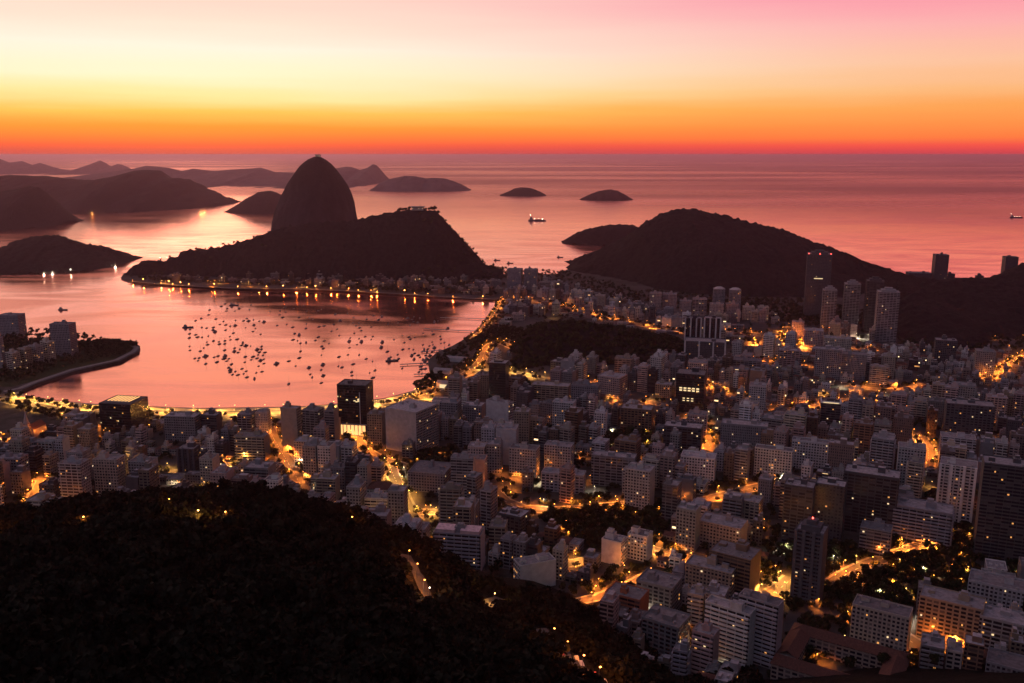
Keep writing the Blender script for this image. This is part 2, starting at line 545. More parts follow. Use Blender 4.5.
M_LAWN = veg('park_lawn', (.022, .030, .012), (.045, .055, .022), .05)
pk = [at_z(*p) for p in ((-60, 341), (0, 341), (60, 345.5), (110, 341.5), (131, 343), (136, 347), (132, 352), (112, 361), (70, 370), (34, 381), (12, 387), (-60, 388))]
tag(sheet('lawn', pk, GZ + .03, M_LAWN), 'dark park lawn on the bay side land', kind='structure')
pr = [at_z(*p) for p in ((131, 345), (137, 347.5), (133, 351.5), (116, 360), (72, 369.5), (36, 381.5), (20, 388), (4, 391.5))]
prm = MB(); ribbon_faces(prm, pr, 9, GZ + .06, 0)
tag(prm.build('shore_path', M_PAVE), 'pale path round the bay side land', kind='structure')

# ------------------------------------------------------------------ hills
def hill(name, pts, front, backk, mat, label, nx=200, ns=(34, 22), a=2.0, b=1.0, rough=.05, trees=4.0, tscale=26.0, seed=0, endw=.3, zmin=-6.0):
    """pts: outline (px, py, depth) of the ridge; front/backk: how far the foot lies before / behind the ridge"""
    xs, zs, ys = [], [], []
    for px, py, Y in pts:
        x, z = at_y(px, py, Y)
        xs.append(x); zs.append(z); ys.append(Y)
    order = sorted(range(len(xs)), key=lambda i: xs[i])
    ZX = [(xs[i], zs[i]) for i in order]; YX = [(xs[i], ys[i]) for i in order]
    x0, x1 = ZX[0][0], ZX[-1][0]
    hm = max(z for _, z in ZX)
    V, F = [], []
    S = [-1 + i / ns[0] for i in range(ns[0])] + [i / ns[1] for i in range(ns[1] + 1)]
    for i in range(nx + 1):
        x = x0 + (x1 - x0) * i / nx
        h = interp(x, ZX); yr = interp(x, YX)
        k = endw + (1 - endw) * max(0, h / hm) ** .6
        for s in S:
            D = (front(x) if callable(front) else front) if s < 0 else backk
            t = (1 - abs(s) ** a) ** b
            y = yr + s * D * k
            z = h * t
            n = fbm(x / 330 + seed, y / 330, seed, 5)
            gully = abs(fbm(x / 120 + seed, y / 400, seed + 3.3, 4))
            e = 4 * abs(s) * (1 - abs(s)) if abs(s) < 1 else 0
            z += hm * rough * n * e * 1.6 - hm * rough * gully * e
            if trees:
                z += trees * (mnoise.noise(Vector((x / tscale, y / tscale, seed))) + .6 * mnoise.noise(Vector((x / tscale * 2.3, y / tscale * 2.3, seed + 9)))) * min(1, h / (trees * 3) if h > 0 else 0) * (1 - .5 * e)
            V.append((x + hm * rough * .4 * fbm(y / 150, z / 150, seed + 5, 3) * e, y, max(zmin, z)))
    w = len(S)
    for i in range(nx):
        for j in range(w - 1):
            F.append((i * w + j, (i + 1) * w + j, (i + 1) * w + j + 1, i * w + j + 1))
    me = bpy.data.meshes.new(name)
    me.from_pydata(V, [], F)
    me.polygons.foreach_set('use_smooth', [True] * len(F))
    me.materials.append(mat)
    me.update()
    o = bpy.data.objects.new(name, me)
    COL.objects.link(o)
    tag(o, label, kind='structure')
    return o
def pts(Y, L):
    return [(p[0], p[1], p[2] if len(p) > 2 else Y) for p in L]

# far ranges, farthest first
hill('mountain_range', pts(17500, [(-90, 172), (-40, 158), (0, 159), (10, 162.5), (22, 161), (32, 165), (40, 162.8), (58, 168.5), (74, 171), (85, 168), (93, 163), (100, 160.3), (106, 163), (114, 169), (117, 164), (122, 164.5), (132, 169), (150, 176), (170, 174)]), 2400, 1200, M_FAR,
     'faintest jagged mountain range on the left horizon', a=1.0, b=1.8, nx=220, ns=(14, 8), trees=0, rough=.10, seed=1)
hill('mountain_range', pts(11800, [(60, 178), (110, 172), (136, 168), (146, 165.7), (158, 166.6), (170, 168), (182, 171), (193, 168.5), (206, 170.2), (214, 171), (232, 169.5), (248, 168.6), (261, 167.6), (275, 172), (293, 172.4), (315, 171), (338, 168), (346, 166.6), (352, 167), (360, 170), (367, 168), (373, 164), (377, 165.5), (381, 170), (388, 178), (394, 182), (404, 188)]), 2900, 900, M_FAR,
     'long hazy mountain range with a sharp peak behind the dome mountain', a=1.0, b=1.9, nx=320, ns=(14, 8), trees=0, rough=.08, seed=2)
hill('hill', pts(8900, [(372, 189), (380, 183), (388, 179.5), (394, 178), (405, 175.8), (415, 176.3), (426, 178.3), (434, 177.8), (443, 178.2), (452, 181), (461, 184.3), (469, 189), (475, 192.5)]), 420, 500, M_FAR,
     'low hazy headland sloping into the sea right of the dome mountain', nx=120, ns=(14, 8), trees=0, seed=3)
hill('hill', pts(6400, [(-120, 180), (-40, 174), (0, 175.5), (18, 175), (45, 177), (73, 179.5), (97, 180), (117, 177.6), (126, 174.5), (132, 172.4), (138, 170.6), (144, 169.6), (150, 170.1), (155, 171.5), (160, 174.5), (164, 177.5), (171, 178.4), (179, 177.8), (185, 180), (190, 183.6), (200, 189), (211, 193.4), (220, 197.5), (229, 202), (238, 207.5), (248, 210)]), lambda x: 1100, 700, M_HILL,
     'broad hazy headland with a rounded double summit across the bay', nx=200, ns=(20, 10), trees=4, tscale=60, rough=.10, seed=4)
hill('hill', pts(4600, [(-160, 186), (-60, 190), (0, 191.5), (10, 189.5), (18, 188.8), (26, 186.6), (32, 186), (38, 187), (44, 191.5), (50, 198.4), (56, 205), (62, 211.5), (68, 217), (72, 221)]), lambda x: 520, 320, M_HILL,
     'steep dark hill cut by the left edge across the bay', a=1.25, nx=170, ns=(20, 10), trees=4, tscale=40, seed=5)
hill('hill', pts(5600, [(228, 211), (240, 203.4), (246, 199), (252, 195.7), (258, 192.4), (264, 191), (270, 190.8), (276, 192), (283, 196), (292, 202), (306, 208)]), 300, 300, M_HILL,
     'small round hill just left of the dome mountain', nx=90, ns=(14, 8), trees=3, tscale=40, seed=6)
quay = hill('hill', pts(2900, [(-90, 262), (-40, 252), (0, 249), (6, 246.5), (15, 242.5), (26, 239), (38, 236.4), (46, 235.2), (53, 235), (58, 237), (64, 238), (76, 242.5), (86, 244.5), (97, 245.7), (106, 248.5), (114, 251), (121, 255), (127, 259.5), (133, 264.5), (138, 270)]), lambda x: 330, 220, M_HILL,
     'low wooded hill at the left with lamps along its waterline', nx=170, ns=(24, 12), trees=11, tscale=24, seed=7, a=1.5, endw=.45)
# islands in the ocean
hill('island', pts(7700, [(500, 195), (508, 191.5), (514, 188.8), (520, 187.4), (527, 187.5), (533, 188.6), (540, 191.5), (546, 195)]), 160, 160, M_HILL, 'smaller far island near the horizon', nx=60, ns=(10, 8), trees=3, tscale=50, seed=8)
hill('island', pts(7000, [(580, 199), (588, 195), (596, 192), (604, 190), (611, 189.2), (618, 190.8), (624, 194), (633, 199.5)]), 160, 160, M_HILL, 'larger far island near the horizon', nx=60, ns=(10, 8), trees=3, tscale=50, seed=9)
hill('island', pts(3560, [(562, 242), (568, 238.6), (575, 234.6), (582, 231.3), (590, 228.8), (602, 226), (612, 224.6), (621, 224.2), (630, 225), (639, 227.2), (650, 231), (665, 240), (680, 246)]), 130, 160, M_HILL, 'low long island touching the big wooded hill', nx=90, ns=(14, 8), trees=9, tscale=26, seed=10)
# the dome mountain and its neighbours
hill('mountain', pts(3260, [(264.5, 262), (272.1, 240), (276.2, 226), (277.8, 212), (280.3, 203), (283.4, 195.5), (286.4, 188), (289.9, 181), (295.0, 173), (299.8, 166.8), (304.6, 162), (309.4, 158.6), (314.1, 157), (318.4, 156.4), (322.7, 158), (327.5, 162), (333.2, 169.2), (338.0, 175.5), (342.8, 183), (346.1, 190), (348.5, 197), (350.4, 206), (352.8, 216), (357.1, 228), (364.8, 246), (373.3, 266)]), 240, 270, M_ROCK,
     'steep granite dome mountain rising above the bay', nx=150, ns=(40, 26), a=2.9, b=1.0, rough=.035, trees=3, tscale=18, seed=11, endw=.1)
urca = hill('hill', pts(2580, [(118, 279, 2520), (122, 276.5, 2540), (128, 271, 2560), (134, 265.5, 2560), (141, 261.5, 2570), (150, 260.8, 2580), (158, 261.2, 2590), (167, 260, 2590), (178, 256), (184, 252), (190, 250.4), (200, 250), (217, 247.6), (232, 244.5), (249, 239.6), (260, 235.5), (272, 230.8), (284, 228), (300, 225), (316, 222.5), (332, 221.5), (346, 221), (360, 219.6), (376, 215), (388, 212.5), (397, 211.5), (414, 210), (426, 210), (437, 212.5), (443, 218), (449, 224.5), (455, 231), (464, 241), (473, 251), (480, 259), (487, 266.5), (494, 269), (503, 272, 2560)]),
     lambda x: interp(x, [(-1000, 50), (-750, 120), (-450, 180), (0, 185), (300, 160)]), 260, M_HILL, 'long wooded hill in front of the dome mountain', nx=330, ns=(54, 22), a=1.55, b=1.25, rough=.07, trees=9, tscale=21, seed=12, endw=.4)
leme = hill('hill', pts(2600, [(566, 267, 2760), (572, 263, 2750), (579, 258.5, 2740), (588, 254, 2740), (597, 250, 2720), (607, 246, 2700), (617, 242, 2680), (624, 238.5, 2660), (629, 234.5, 2650), (635, 230.5, 2620), (641, 226), (648, 221.2), (655, 217), (662, 213.8), (670, 211), (680, 209.8), (690, 209), (697, 210), (705, 212), (714, 213.6), (723, 215.4), (736, 219), (749, 222.6), (758, 224.2), (768, 226.6), (778, 229), (788, 231.6), (798, 235.6), (808, 240.4), (817, 243.4), (826, 246.6), (835, 249, 2560), (843, 251.5, 2520), (849, 258, 2450), (855, 260.4, 2420), (866, 262, 2380), (876, 264, 2330), (888, 269, 2280), (898, 272.5, 2240), (908, 275, 2200), (920, 278.5, 2170), (934, 281, 2150), (952, 283, 2150), (985, 284, 2150), (1030, 286, 2150), (1120, 290, 2150)]),
     lambda x: interp(x, [(180, 260), (500, 440), (800, 560), (1000, 560), (1500, 180)]), 380, M_HILL, 'big wooded hill with a sloping ridge at the ocean side', nx=330, ns=(50, 24), a=1.7, b=1.15, rough=.07, trees=9, tscale=21, seed=13, endw=.35)
hill('hill', pts(1960, [(880, 340, 1700), (888, 326, 1740), (895, 312, 1780), (903, 302, 1820), (914, 293, 1880), (926, 286), (938, 282), (952, 279.6), (966, 278.6), (984, 278), (992, 277), (1000, 275), (1007, 271.5), (1013, 268.5), (1024, 264), (1050, 255), (1100, 250), (1180, 256)]),
     lambda x: 420, 150, M_HILL, 'dark wooded hillside at the right edge', nx=220, ns=(50, 14), a=1.5, b=1.1, rough=.08, trees=7, tscale=17, seed=14, endw=.45)
pasmado = hill('hill', pts(1560, [(512, 352, 1500), (520, 340, 1500), (529, 329, 1540), (543, 325), (558, 322.5), (575, 323.5), (596, 326), (614, 328), (632, 331), (655, 336), (676, 340.5), (690, 346, 1520), (704, 356, 1480)]),
     lambda x: 150, 120, M_HILL, 'low wooded knoll in the middle of the city', nx=150, ns=(30, 14), a=1.5, b=1.1, rough=.06, trees=3.2, tscale=13, seed=15, endw=.4)

# ------------------------------------------------------------------ the near spur under the viewpoint
CREST = [(-420, 560, 440), (-260, 545, 450), (-100, 534, 465), (0, 521, 475), (40, 516, 478), (70, 512, 480), (100, 506.5, 482), (150, 501, 485), (180, 495.5, 486), (205, 492, 487), (230, 491, 488), (262, 494, 490), (285, 502, 490), (300, 509, 490), (340, 522, 490), (380, 541, 490), (430, 563, 492),
         (470, 588, 494), (500, 602, 496), (540, 607, 500), (580, 627, 506), (620, 652, 514), (645, 672, 520), (670, 692, 528), (720, 720, 540), (900, 740, 560)]
_c = []
for px, py, Y in CREST:
    x, z = at_y(px, py, Y)
    _c.append((x, max(-2, z - 5.0), Y))
CZ = [(x, z) for x, z, _ in _c]; CY = [(x, y) for x, _, y in _c]
def spur(x, y):
    zc, yc = interp(x, CZ), interp(x, CY)
    if y < 0:
        z = 338.0
    elif y < 130:
        z = 338 - (338 - 228) * sstep(-40, 140, y)
    elif y < yc:
        t = (y - 130) / (yc - 130)
        z = 228 + (zc - 228) * (t ** .92)
    else:
        w = 120 + zc * 1.0
        t = min(1.25, (y - yc) / w)
        z = zc * (1 - t ** 1.35) - 6 * t
    n = fbm(x / 90, y / 90, 4.4, 4)
    e = sstep(100, 180, y)
    return z + e * n * 5.0
def make_spur():
    V, F = [], []
    X = [-620 + 6.5 * i for i in range(int(1100 / 6.5))]
    Yv = [-260, -120, -40] + [6.0 * i for i in range(int(760 / 6))]
    for x in X:
        for y in Yv:
            V.append((x, y, spur(x, y)))
    w = len(Yv)
    for i in range(len(X) - 1):
        for j in range(w - 1):
            F.append((i * w + j, (i + 1) * w + j, (i + 1) * w + j + 1, i * w + j + 1))
    me = bpy.data.meshes.new('hillside')
    me.from_pydata(V, [], F)
    me.polygons.foreach_set('use_smooth', [True] * len(F))
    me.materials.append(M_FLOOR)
    o = bpy.data.objects.new('hillside', me)
    COL.objects.link(o)
    tag(o, 'dark forested spur filling the near left corner', kind='structure')
    return V, F
SPUR_V, SPUR_F = make_spur()
def spur_hit(px, py):
    """where the view line through a picture point meets the spur"""
    dx, dy, dz = ray(px, py)
    t = 130.0
    while t < 900:
        x, y, z = dx * t, dy * t, CAMZ + dz * t
        if z <= max(spur(x, y), GZ):
            return x, y
        t += .6
    return dx * t, dy * t
def gz(x, y):
    return max(GZ, spur(x, y)) if y < 760 and x < 470 else GZ

# ------------------------------------------------------------------ haze
hm_ = newmat('morning_haze'); g = G(hm_)
vol = g.n('ShaderNodeVolumePrincipled', {'Color': (1.0, .56, .78), 'Density': 0.000028, 'Anisotropy': .74})
o_ = g.n('ShaderNodeOutputMaterial')
hm_.node_tree.links.new(vol.outputs[0], o_.inputs[1])
hb = MB(); hb.box(0, 79000, -8, 330000, 164000, 8 + 353, bottom=True)
tag(hb.build('haze', hm_), 'thin morning haze over city and sea', kind='stuff')

# ------------------------------------------------------------------ streets
RND = random.Random(20)
# (name, outline of the centre line in picture points, width, lamp spacing, lamp kind, power, words for the lamps' label)
STREETS = [
 ('avenue', [(-60, 396), (8, 399), (40, 407.5), (75, 412.5), (110, 416), (200, 419), (300, 417.5), (350, 413), (395, 406.5), (432, 396)], 20, 24, 'yel', 2.0, 'along the curved beach avenue'),
 ('promenade', [(20, 399), (60, 405), (110, 409.6), (200, 412.2), (300, 410.6), (345, 407.3), (388, 401.4), (416, 394.6)], 3, 30, 'yel', .9, 'on the sand along the curve of the beach'),
 ('street', [(263, 418), (272, 436), (283, 455), (295, 474), (304, 492)], 15, 19, 'sod', 1.2, 'in the bright street running inland from the beach'),
 ('street', [(352, 416), (358, 448), (384, 461), (400, 467), (424, 470)], 14, 20, 'sod', 1.6, 'in the street at the foot of the glass tower'),
 ('street', [(388, 462), (398, 486), (407, 506), (414, 520)], 12, 22, 'yel', .9, 'in the narrow street below the blank walled block'),
 ('road', [(398, 405), (440, 388), (468, 374), (482, 361), (486, 348), (496, 340), (520, 351), (548, 358), (566, 357)], 15, 19, 'sod', 1.3, 'at the winding highway junction behind the marina'),
 ('road', [(468, 374), (492, 366), (520, 374), (548, 379)], 12, 20, 'yel', 1.6, 'beside the lit open yard near the slim black tower'),
 ('street', [(128, 281), (180, 285.4), (240, 288.4), (290, 288.6), (330, 289.7), (400, 293.6), (470, 298.3), (500, 299.2)], 8, 46, 'sod', 1.0, 'on the far sea wall under the long wooded hill'),
 ('street', [(503, 300), (494, 315), (481, 332), (470, 341)], 10, 30, 'sod', 1.0, 'on the curving promenade at the end of the bay'),
 ('road', [(498, 300), (522, 300), (545, 302), (566, 308), (600, 317)], 16, 20, 'sod', 1.7, 'on the road between the bay and the ocean'),
 ('road', [(600, 317), (640, 325), (690, 334), (735, 331), (770, 337), (800, 339), (835, 345), (880, 352)], 18, 26, 'sod', 1.5, 'on the road skirting the big wooded hill'),
 ('street', [(748, 344), (775, 341), (800, 345), (826, 343)], 24, 13, 'sod', 6.0, 'in the brightly lit junction below the tallest tower'),
 ('street', [(785, 331), (796, 337), (808, 350)], 16, 13, 'sod', 6.0, 'climbing from the bright junction towards the tallest tower'),
 ('street', [(855, 337), (868, 340), (880, 343), (894, 340)], 12, 14, 'wht', 1.5, 'at the foot of the cluster of slender towers'),
 ('street', [(690, 372), (708, 390), (728, 398), (752, 402), (766, 398)], 15, 19, 'sod', 1.8, 'in the lit street right of the tower with glowing floors'),
 ('street', [(696, 416), (703, 432), (711, 449)], 14, 15, 'sod', 1.8, 'in the short glowing street at the city centre'),
 ('street', [(775, 409), (800, 414), (822, 404), (840, 401), (862, 396), (886, 398)], 16, 17, 'sod', 1.6, 'in the lit street behind the white topped tower'),
 ('street', [(846, 385), (872, 391), (908, 390), (928, 384)], 13, 24, 'sod', 1.2, 'in the curved street near the right hillside'),
 ('street', [(985, 381), (1000, 372), (1016, 361), (1034, 350)], 12, 13, 'sod', 1.5, 'on the street slanting up the right hillside'),
 ('street', [(917, 434), (930, 447), (934, 457), (924, 469)], 15, 18, 'sod', 1.5, 'in the lit street left of the white striped tower'),
 ('street', [(898, 634), (918, 650), (946, 664), (972, 655), (985, 640)], 14, 14, 'sod', 1.3, 'in the glowing street at the bottom right corner'),
 ('street', [(833, 583), (862, 563), (892, 556), (920, 549), (944, 536), (962, 516)], 12, 21, 'sod', 1.0, 'in the tree lined street by the tall grey tower'),
 ('street', [(753, 606), (768, 596), (782, 590), (793, 578)], 13, 15, 'yel', 1.2, 'in the lane beside the dark slender tower'),
 ('street', [(545, 568), (574, 564), (604, 556), (626, 552)], 10, 18, 'sod', .8, 'in the lane between the low houses'),
 ('street', [(580, 606), (606, 594), (636, 586), (650, 575)], 10, 16, 'sod', .9, 'in the lane above the forest edge'),
 ('street', [(645, 548), (668, 556), (700, 561), (716, 566)], 12, 18, 'sod', 1.1, 'in the street behind the brown tower'),
 ('street', [(494, 492), (512, 512), (546, 513), (590, 508), (640, 503)], 14, 20, 'sod', 1.1, 'in the street in front of the pale twin slabs'),
 ('street', [(706, 500), (726, 494), (750, 489), (782, 481)], 13, 18, 'sod', 1.2, 'in the street in front of the long pale slabs'),
 ('street', [(-40, 446), (0, 442), (34, 439), (70, 431), (98, 424)], 22, 15, 'sod', 2.2, 'in the glowing square at the left edge'),
 ('street', [(22, 526), (30, 510), (35, 494), (44, 480)], 13, 13, 'sod', 1.5, 'in the bright street at the left above the forest'),
 ('street', [(640, 400), (660, 404), (686, 410), (700, 414)], 12, 26, 'sod', 1.0, 'in the street below the tower with glowing floors'),
 ('street', [(590, 380), (610, 392), (618, 402)], 14, 16, 'sod', 1.6, 'beside the orange lit block near the knoll'),
 ('street', [(655, 347), (690, 350), (712, 356)], 12, 16, 'sod', 1.5, 'behind the dark twin towers'),
 ('street', [(612, 446), (640, 441), (662, 452)], 12, 22, 'yel', .9, 'in the leafy square at the city centre'),
 ('street', [(140, 472), (170, 478), (196, 470), (232, 462), (258, 462)], 12, 24, 'yel', 1.0, 'in the street in front of the balconied beach blocks'),
 ('street', [(760, 360), (800, 364), (838, 372)], 11, 30, 'sod', 1.0, 'in the street below the bright junction'),
 ('street', [(965, 425), (1000, 420), (1030, 428)], 11, 26, 'sod', .9, 'in the street at the right edge'),
 ('street', [(420, 512), (452, 508), (470, 515)], 11, 22, 'yel', .9, 'in the street beyond the pink terraced block'),
]
STREET_W = []
rb, pb, mk = MB(), MB(), MB()
for s in STREETS:
    P = [at_z(*p) for p in s[1]]
    # resample so that bends are smooth
    Q = []
    for a, b in zip(P, P[1:]):
        n = max(1, int(math.dist(a, b) / 25))
        Q += [(a[0] + (b[0] - a[0]) * i / n, a[1] + (b[1] - a[1]) * i / n) for i in range(n)]
    Q.append(P[-1])
    for _ in range(2):
        Q = [Q[0]] + [((a[0] + 2 * b[0] + c[0]) / 4, (a[1] + 2 * b[1] + c[1]) / 4) for a, b, c in zip(Q, Q[1:], Q[2:])] + [Q[-1]]
    STREET_W.append((Q, s))
for k, (Q, s) in enumerate(STREET_W):
    dz = .004 * k
    zr = lambda x, y: gz(x, y) + .2 + dz
    ribbon_faces(pb, Q, s[2] + 5, lambda x, y: gz(x, y) + .05 + dz, 0)
    ribbon_faces(rb, Q, s[2], zr, 0)
    for i in range(0, len(Q) - 1):
        a, b = Vector(Q[i]), Vector(Q[i + 1])
        L = (b - a).length
        for t in np.arange(0, L - 4, 9):
            p = a + (b - a) * (t / L); q = a + (b - a) * ((t + 4) / L)
            ribbon_faces(mk, [tuple(p), tuple(q)], .25, lambda x, y: gz(x, y) + .36, 0)
tag(rb.build('roads', M_ASPH), 'asphalt streets of the city', kind='structure')
tag(pb.build('pavements', M_PAVE), 'pavements along the streets', kind='structure')
tag(mk.build('road_markings', M_PAINT), 'dashed centre lines on the streets', kind='structure')
SEGS = []
for Q, s in STREET_W:
    for a, b in zip(Q, Q[1:]):
        SEGS.append((a[0], a[1], b[0], b[1], s[2] / 2 + 2.0))
SEGA = np.array(SEGS)
def street_gap(x, y):
    ax, ay, bx, by, w = SEGA.T
    dx, dy = bx - ax, by - ay
    t = np.clip(((x - ax) * dx + (y - ay) * dy) / (dx * dx + dy * dy + 1e-9), 0, 1)
    d = np.hypot(x - ax - t * dx, y - ay - t * dy) - w
    return float(d.min())

LIT = []
for Q, s in STREET_W:
    if s[5] >= 1.0 and 'sea wall' not in s[6]:
        LIT += [to_px(*q) for q in Q]

# ------------------------------------------------------------------ buildings
PAL = {'cream': (.36, .32, .27), 'pale grey': (.33, .32, .315), 'grey': (.20, .195, .20), 'tan': (.28, .23, .185), 'white': (.50, .48, .455), 'pinkish': (.33, .255, .235),
       'brown': (.17, .115, .085), 'dark grey': (.065, .063, .068), 'brick red': (.22, .10, .07), 'dark': (.035, .034, .038)}
SLOT = ['grid', 'ribbon', 'pair', 'narrow', 'glass', 'recess']
def mats_for(L):
    return [FAC[k, L] for k in SLOT] + [M_WALL, M_ROOF, M_TILE, M_CONC, M_DARKM]
WALL, ROOF, TILE, CONC, DARK = 6, 7, 8, 9, 10
# style -> (front slot, side slot, back slot)
STYLE = {'grid': (0, 0, 0), 'ribbon': (1, 6, 1), 'pair': (2, 0, 2), 'narrow': (3, 3, 3), 'glass': (4, 4, 4), 'balcony': (5, 6, 5), 'blank side': (0, 6, 0), 'recess': (5, 0, 5),
         'balcony all': (5, 5, 5), 'blank front': (6, 0, 6), 'house': (0, 0, 0)}
def roof_tint(r):
    k = r.uniform(.11, .32)
    return (k * 1.02, k * .96, k * .95)
def cell(style):
    return {'grid': (2.9, 3.1), 'ribbon': (5.8, 3.1), 'pair': (4.4, 3.1), 'narrow': (2.1, 3.1), 'glass': (1.7, 3.4)}.get(style, (2.9, 3.1))
class B:
    """one building: place, size, look"""
    def __init__(s, x, y, w, d, h, yaw, style, colour, r, z=None, **kw):
        s.x, s.y, s.w, s.d, s.h, s.yaw, s.style, s.colour = x, y, w, d, h, yaw, style, colour
        s.z = gz(x, y) if z is None else z
        s.seed = r.randrange(1 << 30)
        s.kw = kw
        s.rad = math.hypot(w, d) / 2
    def pitched(s):
        return s.style == 'house'
def shell(mb, b, near):
    """walls, relief and flat roof slab of a building; returns the roof height"""
    r = random.Random(b.seed)
    c = PAL[b.colour]
    k = r.uniform(.88, 1.12)
    k *= r.choice((.95, 1.05)) if b.mark else r.choice((.4, .6, .8, 1.0, 1.15))
    k *= b.kw.get('dim', 1.0)
    gy_ = sum(c) / 3
    c = tuple(max(.01, (gy_ + (x - gy_) * 1.25) * k * r.uniform(.97, 1.03)) for x in c)
    f, sd, bk = STYLE[b.style]
    pu, pv = cell(b.style)
    off = (pu * r.randrange(60), pv * r.randrange(60))
    rt = roof_tint(r)
    w, d, h = b.w, b.d, b.h
    mb.box(0, 0, -3.0, w, d, h + 3.0, (f, sd, bk, sd, ROOF), c, off=(off[0], off[1] - 3.0 + pv), tint_top=rt)
    return r, c, rt
def balconies(mb, b, r, c, each=None):
    """projecting slabs with parapets, one row per floor on the long faces"""
    w, d, h = b.w, b.d, b.h
    ct = tuple(min(.6, x * 1.25) for x in c)
    faces = [(0, -d / 2, w, 0)]
    if b.style == 'balcony all':
        faces += [(w / 2, 0, d, math.pi / 2), (-w / 2, 0, d, math.pi / 2)]
    n = int((h - 2) / 3.1)
    for i in range(1, n + 1):
        m = mb if each is None else MB()
        for (x, y, L, rz) in faces:
            ox = x + (0.6 if x > 0 else -.6 if x < 0 else 0); oy = y - .6 if rz == 0 else y
            m.box(ox, oy, i * 3.1 - .25, L * .94, 1.3, 1.2, WALL, ct, rz=rz, bottom=True)
        if each is not None:
            each.append(m)
def rooftop(b, r, c, rt, near, mb):
    """(name, MB) pieces that stand on the roof"""
    out = []
    w, d, h = b.w, b.d, b.h
    t = .28
    p = MB()
    pt = tuple(x * 1.05 for x in c)
    ph = r.uniform(.8, 1.3)
    p.box(0, -d / 2 + t / 2 - .03, h - .05, w + .06, t, ph, WALL, pt); p.box(0, d / 2 - t / 2 + .03, h - .05, w + .06, t, ph, WALL, pt)
    p.box(-w / 2 + t / 2 - .03, 0, h - .05, t, d - 2 * t, ph, WALL, pt); p.box(w / 2 - t / 2 + .03, 0, h - .05, t, d - 2 * t, ph, WALL, pt)
    out.append(('parapet', p))
    if b.h > 9:
        q = MB()
        lw, ld = min(w * .5, r.uniform(5, 9)), min(d * .55, r.uniform(4.5, 7))
        lx, ly = r.uniform(-.22, .22) * w, r.uniform(-.12, .2) * d
        lh = r.uniform(3, 5.5)
        q.box(lx, ly, h, lw, ld, lh, (WALL,) * 4 + (ROOF,), pt, tint_top=rt)
        out.append(('lift_house', q))
        if r.random() < .6:
            q2 = MB(); q2.box(lx + r.uniform(-1, 1), ly, h + lh, lw * .6, ld * .7, r.uniform(1.8, 2.8), (WALL,) * 4 + (ROOF,), pt, tint_top=rt)
            out.append(('water_tank', q2))
        if w > 17 and r.random() < .7:
            q3 = MB()
            x2 = -lx * 1.0 + (w * .28 if lx < 0 else -w * .28)
            q3.box(max(-w * .34, min(w * .34, x2)), r.uniform(-.2, .2) * d, h, r.uniform(3.5, 6), r.uniform(3, 5), r.uniform(2.2, 3.4), (WALL,) * 4 + (ROOF,), pt, tint_top=rt)
            out.append(('rooftop_room', q3))
        if False:
            q4 = MB()
            for i in range(r.randrange(2, 5)):
                q4.box(r.uniform(-.4, .4) * w, r.uniform(-.4, .4) * d, h, 1.6, 1.2, 1.1, CONC, (.3, .3, .3))
            out.append(('cooling_unit', q4) if False else ('roof_plant', q4))
        if r.random() < .22:
            q5 = MB(); q5.tube((lx, ly, h + lh), (lx, ly, h + lh + r.uniform(5, 9)), .14, .07, 5, DARK)
            out.append(('antenna', q5))
    else:
        q = MB()
        for i in range(r.randrange(1, 4)):
            q.box(r.uniform(-.3, .3) * w, r.uniform(-.3, .3) * d, h, r.uniform(1.5, 4), r.uniform(1.5, 3.5), r.uniform(1.2, 2.6), (WALL,) * 4 + (ROOF,), pt, tint_top=rt)
        out.append(('rooftop_room', q))
    return out
def hip(mb, w, d, h, rise, eave=.6):
    a, b = w / 2 + eave, d / 2 + eave
    k = max(0, a - b)
    P = [(-a, -b, h), (a, -b, h), (a, b, h), (-a, b, h)]
    A, Bq = (-k, 0, h + rise), (k, 0, h + rise)
    if b > a:
        k = b - a
        A, Bq = (0, -k, h + rise), (0, k, h + rise)
        mb.face([P[0], P[1], A], TILE); mb.face([P[1], P[2], Bq, A], TILE); mb.face([P[2], P[3], Bq], TILE); mb.face([P[3], P[0], A, Bq], TILE)
    else:
        mb.face([P[0], P[1], Bq, A], TILE); mb.face([P[1], P[2], Bq], TILE); mb.face([P[2], P[3], A, Bq], TILE); mb.face([P[3], P[0], A], TILE)
    mb.face(list(reversed(P)), WALL, (.3, .28, .26))

CITY = []       # every building
def lm(name, x0, x1, ytop, ybase, style, colour, label, dr=.6, yaw=None, short=None, **kw):
    """a building that the photograph lets one recognise, from its outline"""
    px = (x0 + x1) / 2
    if yaw is None:
        yaw = -8 - 16 * sstep(420, 820, px)
    X, Y = at_z(px, ybase)
    s = slant(X, Y)
    app = (x1 - x0) * s / FPX
    # apparent width of a turned box, seen along its own view line
    rel = R(yaw) + math.atan2(X, Y)
    w = app / (abs(math.cos(rel)) + dr * abs(math.sin(rel)))
    d = w * dr
    # move the centre back by half the apparent depth
    L = math.hypot(X, Y)
    back = .5 * (d * abs(math.cos(rel)) + w * abs(math.sin(rel)))
    X2, Y2 = X * (1 + back / L), Y * (1 + back / L)
    _, ztop = at_y(px, ytop, Y2 - .3 * back)
    h = max(4, ztop - GZ)
    b = B(X2, Y2, w, d, h, R(yaw), style, colour, RND, z=gz(X2, Y2) if gz(X2, Y2) > GZ else GZ, **kw)
    b.h = max(4, ztop - b.z)
    b.name, b.label, b.short, b.mark = name, label, short, True
    b.kw.setdefault('lit', 4)
    CITY.append(b)
    return b
A_, O_, H_ = 'apartment_block', 'office_block', 'tower_block'
